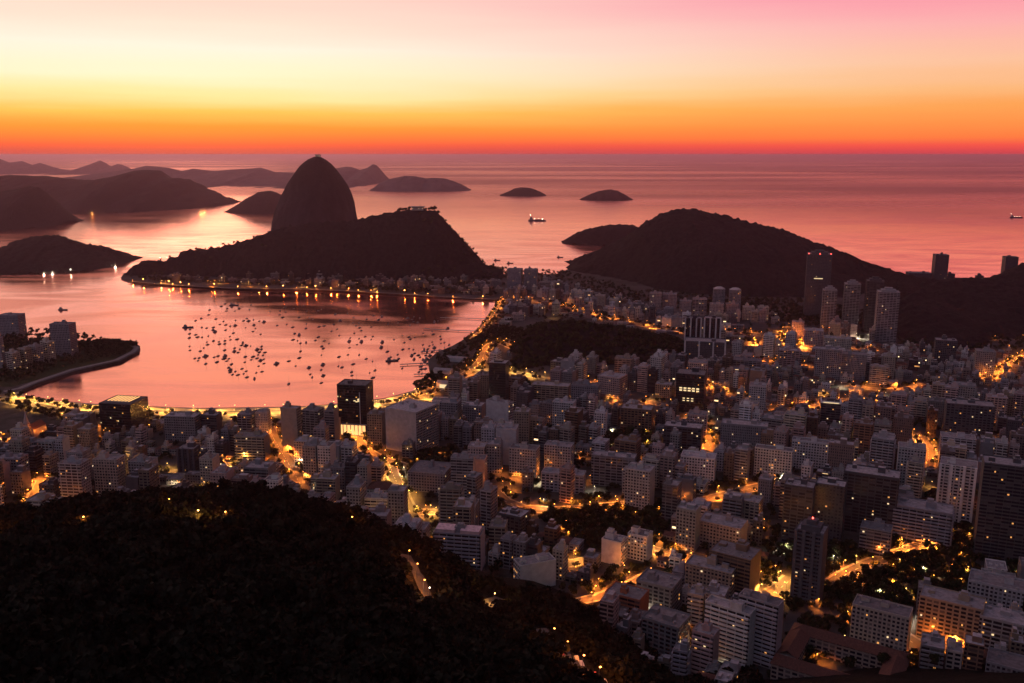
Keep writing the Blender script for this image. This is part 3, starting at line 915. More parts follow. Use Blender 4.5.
lm(O_, 104, 150, 402, 437, 'glass', 'dark', 'squat black gridded office block by the beach with an amber lit rooftop', .9, -10, 'the black office block with the amber rooftop', lit=9, rooflight=True)
lm(A_, 67, 97, 415, 440, 'blank side', 'tan', 'tan block with a blank side wall just left of the squat black office block', .6, -8, None)
lm(A_, 167, 203, 416, 443, 'grid', 'grey', 'broad grey beach block with a regular window grid, right of the squat black office', .5, -6, 'the broad grey beach block')
lm(A_, 203, 223, 415, 440, 'ribbon', 'dark grey', 'dark narrow beach block attached to the right of the broad grey one', .8, -6)
lm(A_, 239, 256, 414, 436, 'recess', 'grey', 'left one of two slim grey towers at the beach end of the bright street', .8, -6)
lm(A_, 257, 272, 412, 436, 'narrow', 'pale grey', 'right one of two slim grey towers at the beach end of the bright street', .8, -6)
lm(A_, 236, 271, 436, 463, 'balcony', 'tan', 'tan block with rows of balconies left of the bright inland street', .5, -6, 'the tan balconied block', lit=9)
lm(A_, 283, 303, 408, 453, 'blank front', 'tan', 'tall plain walled block on the right side of the bright inland street', .6, -12, 'the plain walled block by the beach')
lm(A_, 304, 325, 410, 441, 'recess', 'grey', 'grey slab end on to the beach between the plain walled block and a dark row', .9, -14)
lm(A_, 295, 325, 441, 464, 'grid', 'cream', 'small cream block below the plain walled block in the bright street', .6, -8)
lm(A_, 326, 340, 410, 450, 'ribbon', 'grey', 'grey slab tucked against the left side of the tall glass tower', 1.2, -10)
lm('glass_tower', 339, 375, 384, 437, 'glass', 'dark', 'tall black glass tower by the beach with a glowing lobby', .75, -10, 'the tall black glass tower by the beach', lit=14, lobby=True, top_lit=True)
lm('slim_tower', 489, 509, 362, 412, 'glass', 'dark', 'slim black windowless tower standing alone above the highway', .8, -14, 'the slim black tower', lit=0, bare=True)
lm('exhibition_hall', 386, 440, 408, 455, 'blank front', 'pale grey', 'big pale building with a huge blank wall and one lit glass front', 1.0, -30, 'the huge blank walled building', lit=10)
lm(A_, 440, 462, 402, 432, 'grid', 'grey', 'grey block just behind the huge blank walled building', .9, -12)
lm(A_, 463, 486, 405, 432, 'blank side', 'grey', 'plain grey block left of the slim black tower', .8, -14)
lm(A_, 486, 514, 402, 440, 'blank front', 'pale grey', 'wide slab with a bare pale wall in front of the slim black tower', .35, -34)
lm(A_, 509, 540, 448, 478, 'grid', 'pale grey', 'left one of two pale gridded slabs standing side by side', .55, -16, 'the left pale gridded slab', lit=5)
lm(A_, 544, 574, 445, 474, 'grid', 'pale grey', 'right one of two pale gridded slabs standing side by side', .55, -16, 'the right pale gridded slab', lit=5)
lm(A_, 541, 586, 473, 494, 'pair', 'pale grey', 'lower pale wing in front of the right pale gridded slab', .35, -14)
lm(A_, 591, 636, 456, 488, 'recess', 'grey', 'long grey slab with deep window bays right of the pale gridded pair', .35, -16, 'the long grey slab with deep bays', lit=5)
lm(A_, 622, 654, 470, 496, 'blank side', 'pale grey', 'pale block with a blank right wall in front of the long grey slab', .7, -22)
lm(A_, 680, 715, 456, 484, 'grid', 'white', 'whitish block with a fine window grid at the middle of the city', .55, -18, 'the whitish gridded block')
lm(A_, 663, 702, 426, 452, 'recess', 'dark grey', 'dark grey slab with recessed bays behind the whitish gridded block', .5, -18)
lm(A_, 720, 766, 424, 455, 'narrow', 'grey', 'long grey slab with fine vertical lines right of the short glowing street', .4, -18, 'the long finely lined slab')
lm(A_, 754, 791, 449, 478, 'grid', 'white', 'left one of two long whitish slabs set end to end', .35, -22, 'the left long whitish slab', lit=6)
lm(A_, 791, 826, 441, 470, 'grid', 'white', 'right one of two long whitish slabs set end to end', .35, -22, 'the right long whitish slab', lit=6)
lm(H_, 819, 838, 402, 432, 'ribbon', 'dark grey', 'dark striped tower with a bright white rim on its roof', .8, -18, 'the white rimmed tower', rim=True)
lm(A_, 620, 653, 408, 433, 'pair', 'brown', 'brown block with a flat overhanging roof behind the leafy square', .6, -16)
lm(A_, 687, 707, 414, 436, 'blank side', 'pinkish', 'pinkish block lit orange by the short glowing street', .9, -18)
lm('glass_tower', 675, 705, 373, 413, 'glass', 'dark', 'dark glass tower in mid city with two glowing upper floors', .8, -18, 'the tower with glowing floors', lit=4, belt=True)
lm(O_, 684, 701, 318, 346, 'glass', 'dark', 'left one of the dark twin office towers with pale edge columns', .8, -14, 'the left dark twin tower', lit=2, cols=True)
lm(O_, 703, 720, 318, 350, 'glass', 'dark', 'right one of the dark twin office towers with pale edge columns', .8, -14, 'the right dark twin tower', lit=2, cols=True)
lm(O_, 684, 725, 341, 363, 'narrow', 'dark grey', 'stepped lower block with pale columns in front of the dark twin towers', .5, -14, cols=True)
lm(A_, 614, 633, 358, 386, 'recess', 'tan', 'tan tower left one of two beneath the wooded knoll', .8, -14)
lm(A_, 633, 648, 368, 387, 'blank side', 'grey', 'grey tower right one of two beneath the wooded knoll', .9, -14)
lm(A_, 597, 627, 376, 400, 'grid', 'pinkish', 'pinkish block with a long side glowing orange beneath the wooded knoll', .8, -30, 'the orange lit block')
lm(A_, 531, 571, 385, 408, 'recess', 'tan', 'long tan slab right of the lit open yard', .4, -14, 'the long tan slab by the yard')
lm(A_, 571, 600, 385, 412, 'grid', 'grey', 'grey slab attached at the right of the long tan slab', .5, -14)
lm(A_, 748, 765, 385, 414, 'blank side', 'pale grey', 'slim pale tower with a bare side right of the lit mid city street', .9, -18)
lm(A_, 687, 707, 362, 386, 'grid', 'pinkish', 'pinkish tower just below the stepped block of the twin towers', .8, -16)
for (x0, x1, yt, yb, wd) in ((649, 661, 293, 317, 'leftmost of the tall blocks in a row at the foot of the big wooded hill'), (662, 676, 294, 316, 'second from the left in the tall row at the foot of the big wooded hill')):
    lm(A_, x0, x1, yt, yb, 'grid', 'pinkish', wd, .8, -10)
lm(A_, 679, 691, 301, 317, 'grid', 'pinkish', 'squarish pinkish block in the row at the foot of the big wooded hill', .8, -10)
lm(A_, 692, 706, 299, 317, 'recess', 'pinkish', 'wide pinkish block in the row, just left of the round topped pair', .8, -10)
lm(H_, 712, 724, 289, 314, 'grid', 'grey', 'left one of a pair of round topped towers before the big wooded hill', .9, -10, 'the left round topped tower', dome=True)
lm(H_, 728, 740, 290, 314, 'grid', 'grey', 'right one of a pair of round topped towers before the big wooded hill', .9, -10, 'the right round topped tower', dome=True)
lm(A_, 709, 723, 304, 320, 'grid', 'pinkish', 'low pinkish block in front of the left round topped tower', .7, -10)
lm(A_, 725, 738, 304, 320, 'grid', 'pinkish', 'low pinkish block in front of the right round topped tower', .7, -10)
lm(A_, 742, 754, 307, 320, 'grid', 'cream', 'left one of two small blocks right of the round topped towers', .8, -10)
lm(A_, 757, 768, 307, 321, 'grid', 'cream', 'right one of two small blocks right of the round topped towers', .8, -10)
lm(A_, 507, 523, 269, 290, 'grid', 'grey', 'left half of the high block at the end of the bay', .7, -10)
lm(A_, 524, 538, 269.5, 290, 'grid', 'grey', 'right half of the high block at the end of the bay', .7, -10, 'the high block at the end of the bay')
lm(H_, 803, 827, 254, 318, 'narrow', 'dark grey', 'tallest tower of the city, dark with a red lit rim', .85, -16, 'the tallest tower', beacon=True, lit=5, crown=True)
lm(H_, 820, 834, 290, 330, 'recess', 'grey', 'slender tower directly right of the foot of the tallest tower', .9, -16, 'the slender tower beside the tallest', crown=True)
lm(H_, 841, 857, 284, 330, 'recess', 'grey', 'slender stepped tower standing alone between the tallest tower and a close pair', .9, -16, 'the lone slender tower', crown=True)
lm(H_, 862, 880, 281, 333, 'recess', 'dark grey', 'left and taller one of the close pair of slender towers by the dark hillside', .9, -16, 'the left tower of the close pair', crown=True)
lm(H_, 873, 895, 292, 342, 'recess', 'grey', 'right and nearer one of the close pair of slender towers by the dark hillside', .8, -16, 'the right tower of the close pair', crown=True)
lm(A_, 933, 954, 340, 364, 'grid', 'dark grey', 'dark block alone at the foot of the dark right hillside', .7, -20, 'the lone block under the right hillside')
lm(A_, 973, 992, 351, 377, 'grid', 'grey', 'grey block at the lower right of the dark hillside', .7, -20, 'the grey block by the slanting hillside street')
lm(A_, 984, 1004, 397, 421, 'pair', 'pinkish', 'pinkish block with an orange lit foot near the right edge', .7, -22, 'the pinkish block with an orange foot')
lm(O_, 942, 988, 404, 446, 'pair', 'dark grey', 'wide dark building with many amber windows near the right edge', .5, -20, 'the wide dark building with amber windows', lit=18)
lm(A_, 938, 971, 437, 470, 'recess', 'pale grey', 'broad pale block in front of the wide dark building', .55, -22)
lm(H_, 936, 969, 464, 521, 'pair', 'white', 'bright white tower with vertical wall stripes at the right', .75, -28, 'the bright white striped tower', stripes=True, lit=5)
lm(H_, 973, 1021, 464, 562, 'ribbon', 'dark grey', 'huge dark tower at the right edge beside the bright white one', .6, -24, 'the huge dark tower', lit=9)
lm(A_, 781, 811, 485, 545, 'recess', 'dark grey', 'dark grey slab with a blank right wall, left of a twin slab', .7, -26, 'the left dark slab', lit=5)
lm(A_, 812, 841, 484, 545, 'blank side', 'dark grey', 'dark grey slab joined to the right of the left dark slab', .7, -26, 'the joined dark slab', lit=3)
lm(A_, 841, 893, 473, 535, 'recess', 'dark grey', 'wide dark slab facing the street left of the balcony block', .5, -26, 'the wide dark slab', lit=7)
lm(A_, 891, 947, 507, 544, 'balcony all', 'grey', 'long low block wrapped in balcony bands below the bright white tower', .5, -28, 'the long balcony banded block', lit=4)
lm(A_, 895, 921, 447, 490, 'blank side', 'pale grey', 'pale tower with a bare right wall behind the wide dark slab', .7, -22)
lm(A_, 859, 889, 528, 556, 'ribbon', 'grey', 'low grey terrace block below the wide dark slab', .7, -28)
lm('slender_tower', 791, 822, 530, 604, 'balcony', 'dark grey', 'dark slender tower with a stepped top rising from the trees', .9, -30, 'the dark slender tower', lit=6, stripes=True, crown=True, beacon1=True)
lm(A_, 702, 752, 608, 668, 'balcony', 'white', 'bottom slab with white balcony bands on every floor', .34, -36, 'the white banded slab', lit=4)
lm(A_, 735, 779, 600, 668, 'balcony', 'pale grey', 'taller banded wing joined behind the white banded slab', .4, -36, 'the taller banded wing', lit=3)
lm(A_, 640, 689, 620, 666, 'pair', 'grey', 'flat roofed grey block at the forest edge left of the white banded slab', .8, -34, 'the flat roofed block at the forest edge', lit=3)
lm(A_, 604, 648, 594, 636, 'ribbon', 'brick red', 'red brown block with pale floor bands at the forest edge', .7, -30, 'the red brown banded block', lit=4)
lm(A_, 635, 681, 582, 624, 'pair', 'grey', 'grey block with white balconies behind the red brown banded one', .8, -30, 'the grey block behind the red brown one')
lm(A_, 690, 717, 632, 680, 'balcony', 'pinkish', 'narrow block lit orange, squeezed left of the white banded slab', .8, -32, 'the narrow orange lit block')
lm(O_, 707, 758, 553, 602, 'ribbon', 'brown', 'brown office tower with dark glass bands and a heavy flat roof', .75, -34, 'the brown office tower', lit=5)
lm(A_, 684, 736, 567, 604, 'grid', 'tan', 'yellowish tan block left of the brown office tower', .5, -30, 'the yellowish tan block')
lm(A_, 696, 746, 523, 553, 'blank side', 'pinkish', 'low pinkish block with bare walls behind the brown office tower', .6, -30)
lm(A_, 725, 761, 499, 529, 'pair', 'cream', 'cream block of two wings in front of the long pale slabs', .6, -28)
lm(A_, 675, 699, 508, 552, 'blank side', 'grey', 'tall pair of bare sided grey slabs left of the low pinkish block', .9, -28, 'the bare sided grey slabs')
lm(A_, 624, 654, 469, 511, 'blank side', 'pale grey', 'pale tower with a wide bare wall beside the dark park', .8, -24, 'the pale tower by the dark park')
lm(A_, 601, 627, 540, 566, 'blank front', 'white', 'left one of two small white blocks amid low houses', .8, -30)
lm(A_, 627, 652, 534, 562, 'blank side', 'white', 'right one of two small white blocks amid low houses', .8, -30, 'the small white block amid low houses')
lm(A_, 513, 556, 562, 594, 'blank front', 'white', 'white walled low building above the forest edge', .45, 22, 'the white walled low building')
lm(A_, 434, 486, 532, 592, 'balcony', 'grey', 'big balconied block with pink lit roof terraces behind the forest', .45, -10, 'the big pink terraced block', lit=6, terrace=True)
lm(A_, 394, 431, 527, 556, 'grid', 'pale grey', 'pale block half hidden by the forest, left of the pink terraced one', .6, -10)
lm(A_, 312, 341, 478, 503, 'ribbon', 'tan', 'tan block with wide floor bands below the bright inland street', .6, -8, 'the tan block with wide bands')
lm(A_, 467, 483, 476, 520, 'recess', 'grey', 'left one of two narrow slabs end on, above the pink terraced block', 1.6, -24)
lm(A_, 480, 498, 490, 534, 'recess', 'grey', 'right one of two narrow slabs end on, above the pink terraced block', 1.4, -24, 'the right narrow slab')
lm(A_, 497, 531, 514, 545, 'pair', 'dark grey', 'dark block with pale columns right of the narrow end on slabs', .8, -28)
lm('flat_roofed_hall', 408, 455, 470, 494, 'grid', 'grey', 'wide low hall with a broad flat roof and tree filled court', .9, -12, 'the wide flat roofed hall', lit=2)
lm(A_, 98, 127, 459, 498, 'grid', 'cream', 'cream tower left of another tower, below the squat black office block', .6, -6, 'the cream tower')
lm(A_, 64, 93, 463, 510, 'recess', 'pale grey', 'pale tower with deep bays at the left, above the forest', .7, -6, 'the pale tower with deep bays')
lm(A_, 132, 160, 461, 494, 'blank side', 'pale grey', 'grey tower with a bare side between the cream tower and a dark slim one', .7, -6)
lm(H_, 180, 202, 448, 478, 'narrow', 'dark grey', 'dark slim tower with pale edges below the broad grey beach block', .8, -6, 'the dark slim tower', stripes=True)
lm(A_, 0, 30, 458, 486, 'grid', 'grey', 'grey gridded block at the left edge above the bright street', .6, -4)
lm(A_, 2, 26, 315, 336, 'grid', 'grey', 'large block half cut by the left edge on the bay side land', .6, -4)
lm(H_, 54, 78, 324, 357, 'grid', 'grey', 'tallest block on the bay side land at the left', .6, -6, 'the tallest block on the bay side land')
lm(A_, -4, 6, 338, 368, 'narrow', 'pale grey', 'pale tower cut by the left edge near the beach', .8, 0)
for i, (x0, x1, yt, yb, c, wd) in enumerate(((8, 21, 353, 371, 'cream', 'leftmost'), (20, 33, 349, 369, 'tan', 'second'), (31, 44, 346, 366, 'pale grey', 'third'), (43, 56, 342, 363, 'cream', 'rightmost'))):
    lm(A_, x0, x1, yt, yb, 'recess', c, wd + ' block of the shore row left of the tallest block on the bay side land', .6, -30)
lm(H_, 930, 945, 255, 291, 'narrow', 'dark grey', 'left one of two towers standing against the sea on the right ridge', .9, -10, 'the left ridge tower')
lm(H_, 999.5, 1014, 257, 290, 'narrow', 'dark grey', 'right one of two towers standing against the sea on the right ridge', .9, -10, 'the right ridge tower')
lm(A_, 945, 953, 274, 291, 'grid', 'dark grey', 'small block huddled right of the left ridge tower', .9, -10)
lm(A_, 905, 929, 273, 290, 'grid', 'dark grey', 'low blocks on the ridge left of the left ridge tower', .6, -10)
lm(A_, 974, 982, 276, 290, 'grid', 'dark grey', 'small white lit block between the two ridge towers', .9, -10)
lm(A_, 918, 977, 600, 645, 'pair', 'tan', 'tan block with a bare right wall in the glowing bottom right street', .5, -32, 'the tan block in the glowing street', lit=4)
lm(A_, 967, 1017, 583, 622, 'blank side', 'pale grey', 'pale blocky building right of the dark trees at the right edge', .6, -32, 'the pale blocky building')
lm(A_, 978, 1022, 618, 660, 'recess', 'pale grey', 'pale block with a bare right wall near the bottom right corner', .7, -32, 'the pale block near the corner')
lm(A_, 985, 1030, 664, 700, 'grid', 'grey', 'grey building at the very bottom right corner', .7, -32)
lm(A_, 850, 906, 609, 655, 'blank side', 'cream', 'cream building with a bare wall behind the tile roofed palace', .45, -32, 'the cream building behind the palace', lit=4)
lm(A_, 803, 822, 330, 348, 'blank side', 'pinkish', 'orange lit block at the bright junction below the tallest tower', .8, -16)
lm(A_, 791, 803, 322, 340, 'grid', 'pinkish', 'small lit block in the middle of the bright junction', .8, -16)
lm(A_, 814, 839, 349, 380, 'blank side', 'grey', 'grey slab with pale side strips below the bright junction', .5, -18, 'the grey slab below the bright junction')
lm(A_, 839, 864, 354, 380, 'narrow', 'grey', 'grey slab beside the one below the bright junction', .5, -18)
lm(A_, 778, 800, 350, 374, 'recess', 'pinkish', 'pinkish slab left of the grey slab below the bright junction', .5, -18)
lm(A_, 730, 760, 360, 382, 'recess', 'grey', 'long grey block right of the pinkish tower under the twin towers', .4, -18)
lm(A_, 823, 850, 338, 352, 'grid', 'cream', 'white lit low block at the feet of the slender towers', .5, -16)
lm(A_, 575, 592, 446, 456, 'grid', 'grey', 'low grey block behind the right pale gridded slab', .7, -16)
lm(A_, 525, 545, 420, 446, 'pair', 'tan', 'tan block with lit base right of the slim black tower', .6, -16)
lm(A_, 552, 576, 402, 432, 'blank side', 'pale grey', 'pale narrow tower in front of the long tan slab by the yard', .7, -16)
lm(A_, 594, 607, 412, 438, 'blank side', 'white', 'white narrow block right of the pale narrow tower', .9, -16)
lm(A_, 655, 672, 384, 398, 'grid', 'tan', 'low tan block left of the tower with glowing floors', .8, -16)
NLM = len(CITY)
MARKS = []
for b in CITY:
    bx_, by_ = to_px(b.x, b.y, b.z)
    hw_ = b.rad * FPX / slant(b.x, b.y) * .75
    if b.short or b.name != 'apartment_block':
        MARKS.append((bx_ - hw_, bx_ + hw_, to_px(b.x, b.y, b.z + b.h)[1], by_ + b.d * .3 * FPX / slant(b.x, b.y) * .4))

# --- the rest of the town, block by block
NOGO = [  # parks, squares, hills and water (picture points)
 [(414, 452), (456, 452), (460, 478), (420, 480)], [(545, 512), (600, 500), (660, 508), (668, 548), (600, 556), (550, 540)], [(835, 548), (880, 540), (930, 548), (965, 520), (985, 560), (960, 605), (900, 620), (840, 605)],
 [(505, 322), (560, 316), (700, 340), (694, 362), (640, 372), (520, 366)], [(765, 606), (850, 606), (905, 645), (890, 770), (750, 770), (745, 690)], [(738, 324), (830, 322), (836, 347), (750, 350)], [(455, 342), (492, 336), (492, 378), (462, 384)], [(508, 362), (548, 364), (556, 392), (514, 398)],
 [(890, 285), (1100, 285), (1100, 352), (980, 354), (940, 349), (890, 346)], [(460, 330), (512, 330), (512, 362), (460, 374)], [(790, 545), (835, 545), (835, 600), (790, 612)],
 [(606, 436), (650, 432), (655, 448), (610, 452)], [(-60, 385), (20, 395), (110, 428), (60, 446), (-60, 452)], [(390, 385), (470, 350), (480, 378), (440, 398), (400, 402)]]
TOWN = [(-90, 424), (60, 428), (110, 421), (200, 424), (300, 422), (400, 411), (440, 398), (470, 376), (500, 362), (505, 330), (500, 306), (512, 288), (560, 284), (600, 300), (650, 312), (700, 316), (770, 318), (800, 326), (893, 341), (940, 341), (1000, 336), (1100, 325), (1160, 770), (620, 770), (560, 650), (470, 620), (300, 545), (-90, 560)]
URCA = [(140, 270), (300, 276), (420, 282), (500, 284), (500, 297), (400, 291), (300, 286), (140, 280)]
GRID = {}
def put(b):
    k = (int(b.x // 40), int(b.y // 40))
    GRID.setdefault(k, []).append(b)
def clash(x, y, w, d, yaw):
    r = math.hypot(w, d) / 2
    k = (int(x // 40), int(y // 40))
    for i in range(k[0] - 3, k[0] + 4):
        for j in range(k[1] - 3, k[1] + 4):
            for o in GRID.get((i, j), ()):
                D = math.hypot(o.x - x, o.y - y)
                if D > r + o.rad:
                    continue
                # separating axes of the two turned rectangles
                sep_ = False
                for ang in (yaw, yaw + math.pi / 2, o.yaw, o.yaw + math.pi / 2):
                    ux, uy = math.cos(ang), math.sin(ang)
                    def ext(w_, d_, yw):
                        return abs(w_ / 2 * (math.cos(yw) * ux + math.sin(yw) * uy)) + abs(d_ / 2 * (-math.sin(yw) * ux + math.cos(yw) * uy))
                    if abs((o.x - x) * ux + (o.y - y) * uy) > ext(w, d, yaw) + ext(o.w, o.d, o.yaw) + .4:
                        sep_ = True; break
                if not sep_:
                    return True
    return False
for b in CITY:
    put(b)
def palace_spot():
    return at_z(838, 668)
def fill():
    r = random.Random(77)
    def lot(x, y, w, d, yaw, low):
        px, py = to_px(x, y)
        if not (-70 < px < 1110 and py < 760):
            return
        if not in_poly(px, py, TOWN):
            return
        for P in NOGO:
            if in_poly(px, py, P):
                return
        g_ = spur(x, y) if (y < 760 and x < 470) else -5
        if g_ > 26:
            return
        if street_gap(x, y) < min(w, d) * .42:
            return
        if clash(x, y, w, d, yaw):
            return
        far = py < 345
        u = r.random()
        small = low > .5
        if far:
            h = r.choice((2, 3, 3, 4, 5, 6, 7, 8)) * 3.1
        elif small:
            h = r.choice((1, 2, 2, 2, 3, 3, 4, 5, 8)) * 3.1
        elif u < .20:
            h = r.choice((2, 3, 4, 5)) * 3.1
        elif u < .84:
            h = r.choice((7, 8, 9, 10, 11, 12, 12)) * 3.1
        else:
            h = r.choice((13, 14, 15, 16)) * 3.1
        if px > 896 and py < 405:
            h = min(h, r.choice((2, 3, 4, 5)) * 3.1)
        if px < 300 and py < 440:
            h = min(h, 24)
        if px < 445 and py < 452:
            h = max(4.3, min(h, (py - 413) * slant(x, y) / FPX))
        h = min(h, int(2.9 * min(w, 2 * d) / 3.1) * 3.1) + 1.2
        if h < 8 and r.random() < .5:
            st, c = 'house', r.choice(('cream', 'white', 'tan', 'pinkish'))
        elif h < 12:
            st, c = r.choice(('grid', 'pair', 'blank side')), r.choice(('cream', 'white', 'pale grey', 'grey', 'tan'))
        else:
            st = r.choice(('grid', 'grid', 'pair', 'recess', 'ribbon', 'balcony', 'blank side', 'blank side', 'blank front', 'narrow', 'balcony all', 'recess'))
            c = r.choice(('cream', 'cream', 'pale grey', 'pale grey', 'grey', 'tan', 'white', 'pinkish', 'pinkish', 'grey', 'brown', 'dark grey'))
        # a low roof where the photograph looks over it into a lit street
        s_ = slant(x, y); hw = w * .55 * FPX / s_
        top = to_px(x, y, GZ + h)[1]
        hid = [q for q in LIT if abs(q[0] - px) < hw + 3 and top - 4 < q[1] < py]
        for (lx0, lx1, lt, lb) in MARKS:
            lim_y = lb - .16 * (lb - lt)
            if lx0 - hw * .6 < px < lx1 + hw * .6 and py > lb - 3 and to_px(x, y, GZ + h)[1] < lim_y:
                h = max(4.3, min(h, (py - lim_y) * s_ / FPX / math.cos(math.atan2(CAMZ, y))))
        if hid and r.random() < .85:
            lim = (py - max(q[1] for q in hid) - 4) * s_ / FPX / math.cos(math.atan2(CAMZ, y))
            h = max(4.3, min(h, lim))
            if h < 9: st, c = r.choice(('house', 'grid', 'pair')), r.choice(('cream', 'white', 'tan', 'grey'))
        b = B(x, y, w, d, h, yaw, st, c, r, z=max(GZ, g_))
        b.name = 'house' if st == 'house' else 'low_building' if h < 12 else 'apartment_block'
        b.label = b.short = None
        b.mark = False
        CITY.append(b); put(b)
    for dist, ang, (xa, xb), (ya, yb) in (('w', -8, (-1300, 120), (560, 1500)), ('e', -25, (-200, 1900), (480, 1700)), ('n', -12, (-200, 1500), (1500, 2500))):
        ca, sa = math.cos(R(ang)), math.sin(R(ang))
        bw, bd, st = 92, 66, 12
        # rows of blocks in the turned frame
        for i in range(-40, 41):
            for j in range(-6, 60):
                u0 = i * (bw + st) + (17 if j % 2 else 0) + r.uniform(-4, 4); v0 = j * (bd + st)
                cx, cy_ = u0 * ca - v0 * sa, u0 * sa + v0 * ca
                if not (xa - 80 < cx < xb + 80 and ya - 80 < cy_ < yb + 80):
                    continue
                pxc, pyc = to_px(cx, cy_)
                if dist == 'w' and pxc > 470 or dist == 'e' and pxc <= 470 or dist == 'n' and pyc > 352 or dist != 'n' and pyc <= 352:
                    continue
                low = fbm(cx / 260, cy_ / 260, 8.8, 3) + .15
                if 560 > pxc > 480 and pyc > 530 or 560 < pxc < 690 and 520 < pyc < 610:
                    low = 1
                if pxc > 900 and pyc < 405:
                    low = 1
                for row in (0, 1, 2):
                    u = 0.0
                    dd = bd / 3 if low > .5 else bd / 2.5
                    if low <= .5 and row == 2:
                        continue
                    while u < bw - 9:
                        w = r.uniform(8, 13) if low > .5 else r.choice((r.uniform(10, 17), r.uniform(10, 20), r.uniform(16, 27)))
                        w = min(w, bw - u)
                        d = r.uniform(8, 13) if low > .5 else r.uniform(11, 20)
                        du = u0 + u + w / 2
                        dv = v0 + (d / 2 if row == 0 else bd - d / 2 if row == 1 else bd / 2)
                        if r.random() > (.10 if row < 2 else .45):
                            lot(du * ca - dv * sa, du * sa + dv * ca, w - r.uniform(.5, 2.5), d, R(ang + r.choice((0, 0, 0, 2, -2))), low)
                        u += w
    # the strip under the long wooded hill
    for q in range(300):
        px, py = r.uniform(140, 500), r.uniform(279, 297)
        if not in_poly(px, py, URCA):
            continue
        x, y = at_z(px, py)
        w, d = r.uniform(12, 24), r.uniform(11, 18)
        yaw = R(r.uniform(-15, 10))
        if street_gap(x, y) < d * .4 or clash(x, y, w, d, yaw):
            continue
        b = B(x, y, w, d, r.choice((2, 2, 3, 3, 4, 5, 6)) * 3.1 + 1.2, yaw, r.choice(('grid', 'pair', 'house', 'grid')), r.choice(('cream', 'pinkish', 'tan', 'grey', 'white')), r)
        b.kw['dim'] = .55
        if b.h > 9 and b.style == 'house': b.style = 'grid'
        b.name = 'house' if b.style == 'house' else 'low_building'
        b.label = b.short = None; b.mark = False
        CITY.append(b); put(b)
fill()

# --- which of them the picture shows largest: rays from the viewpoint against plain boxes
def seen():
    V, F, own = list(SPUR_V), list(SPUR_F), [-1] * len(SPUR_F)
    for k, b in enumerate(CITY):
        c, s = math.cos(b.yaw), math.sin(b.yaw)
        n = len(V)
        for z in (b.z, b.z + b.h):
            for x, y in ((-b.w / 2, -b.d / 2), (b.w / 2, -b.d / 2), (b.w / 2, b.d / 2), (-b.w / 2, b.d / 2)):
                V.append((b.x + x * c - y * s, b.y + x * s + y * c, z))
        for f in ((0, 1, 5, 4), (1, 2, 6, 5), (2, 3, 7, 6), (3, 0, 4, 7), (4, 5, 6, 7)):
            F.append(tuple(n + i for i in f)); own.append(k)
    t = BVHTree.FromPolygons(V, F)
    n = np.zeros(len(CITY))
    o = Vector((0, 0, CAMZ))
    for py in np.arange(250.7, 683, 1.7):
        for px in np.arange(.8, 1024, 1.7):
            h = t.ray_cast(o, Vector(ray(px, py)))
            if h[2] is not None and own[h[2]] >= 0:
                n[own[h[2]]] += 1
    return n, t
VIS, CITY_BVH = seen()
N_THINGS = 292
order_ = sorted(range(len(CITY)), key=lambda k: -VIS[k])
chosen = set(k for k in order_[:N_THINGS] if VIS[k] >= 4)
for k in range(NLM):                    # the recognisable ones are things whenever they show at all
    if VIS[k] >= 3:
        chosen.add(k)
extra = [k for k in reversed(order_) if k in chosen and k >= NLM]
while len(chosen) > N_THINGS:
    chosen.discard(extra.pop(0))
print('CITY', len(CITY), 'landmarks', NLM, 'unseen landmarks', [CITY[k].label for k in range(NLM) if VIS[k] < 3], 'chosen', len(chosen), 'least', min(VIS[k] for k in chosen))

# ------------------------------------------------------------------ labels
def side_words(b, o):
    ax, ay = to_px(b.x, b.y, b.z + b.h * .6); bx, by = to_px(o.x, o.y, o.z + o.h * .6)
    dx, dy = ax - bx, ay - by
    if abs(dx) > 2.2 * abs(dy): return 'left of' if dx < 0 else 'right of'
    if abs(dy) > 2.2 * abs(dx): return 'behind' if dy < 0 else 'in front of'
    return ('behind and left of' if dx < 0 else 'behind and right of') if dy < 0 else ('in front and left of' if dx < 0 else 'in front and right of')
STYLE_W = {'grid': 'window gridded', 'pair': 'wide windowed', 'recess': 'deep bayed', 'ribbon': 'window banded', 'balcony': 'balconied', 'blank side': 'bare sided', 'blank front': 'blank walled',
           'narrow': 'narrow windowed', 'balcony all': 'balcony wrapped', 'glass': 'glass', 'house': 'tile roofed'}
ORD = ['', 'second ', 'third ', 'fourth ', 'fifth ', 'sixth ', 'seventh ', 'eighth ']
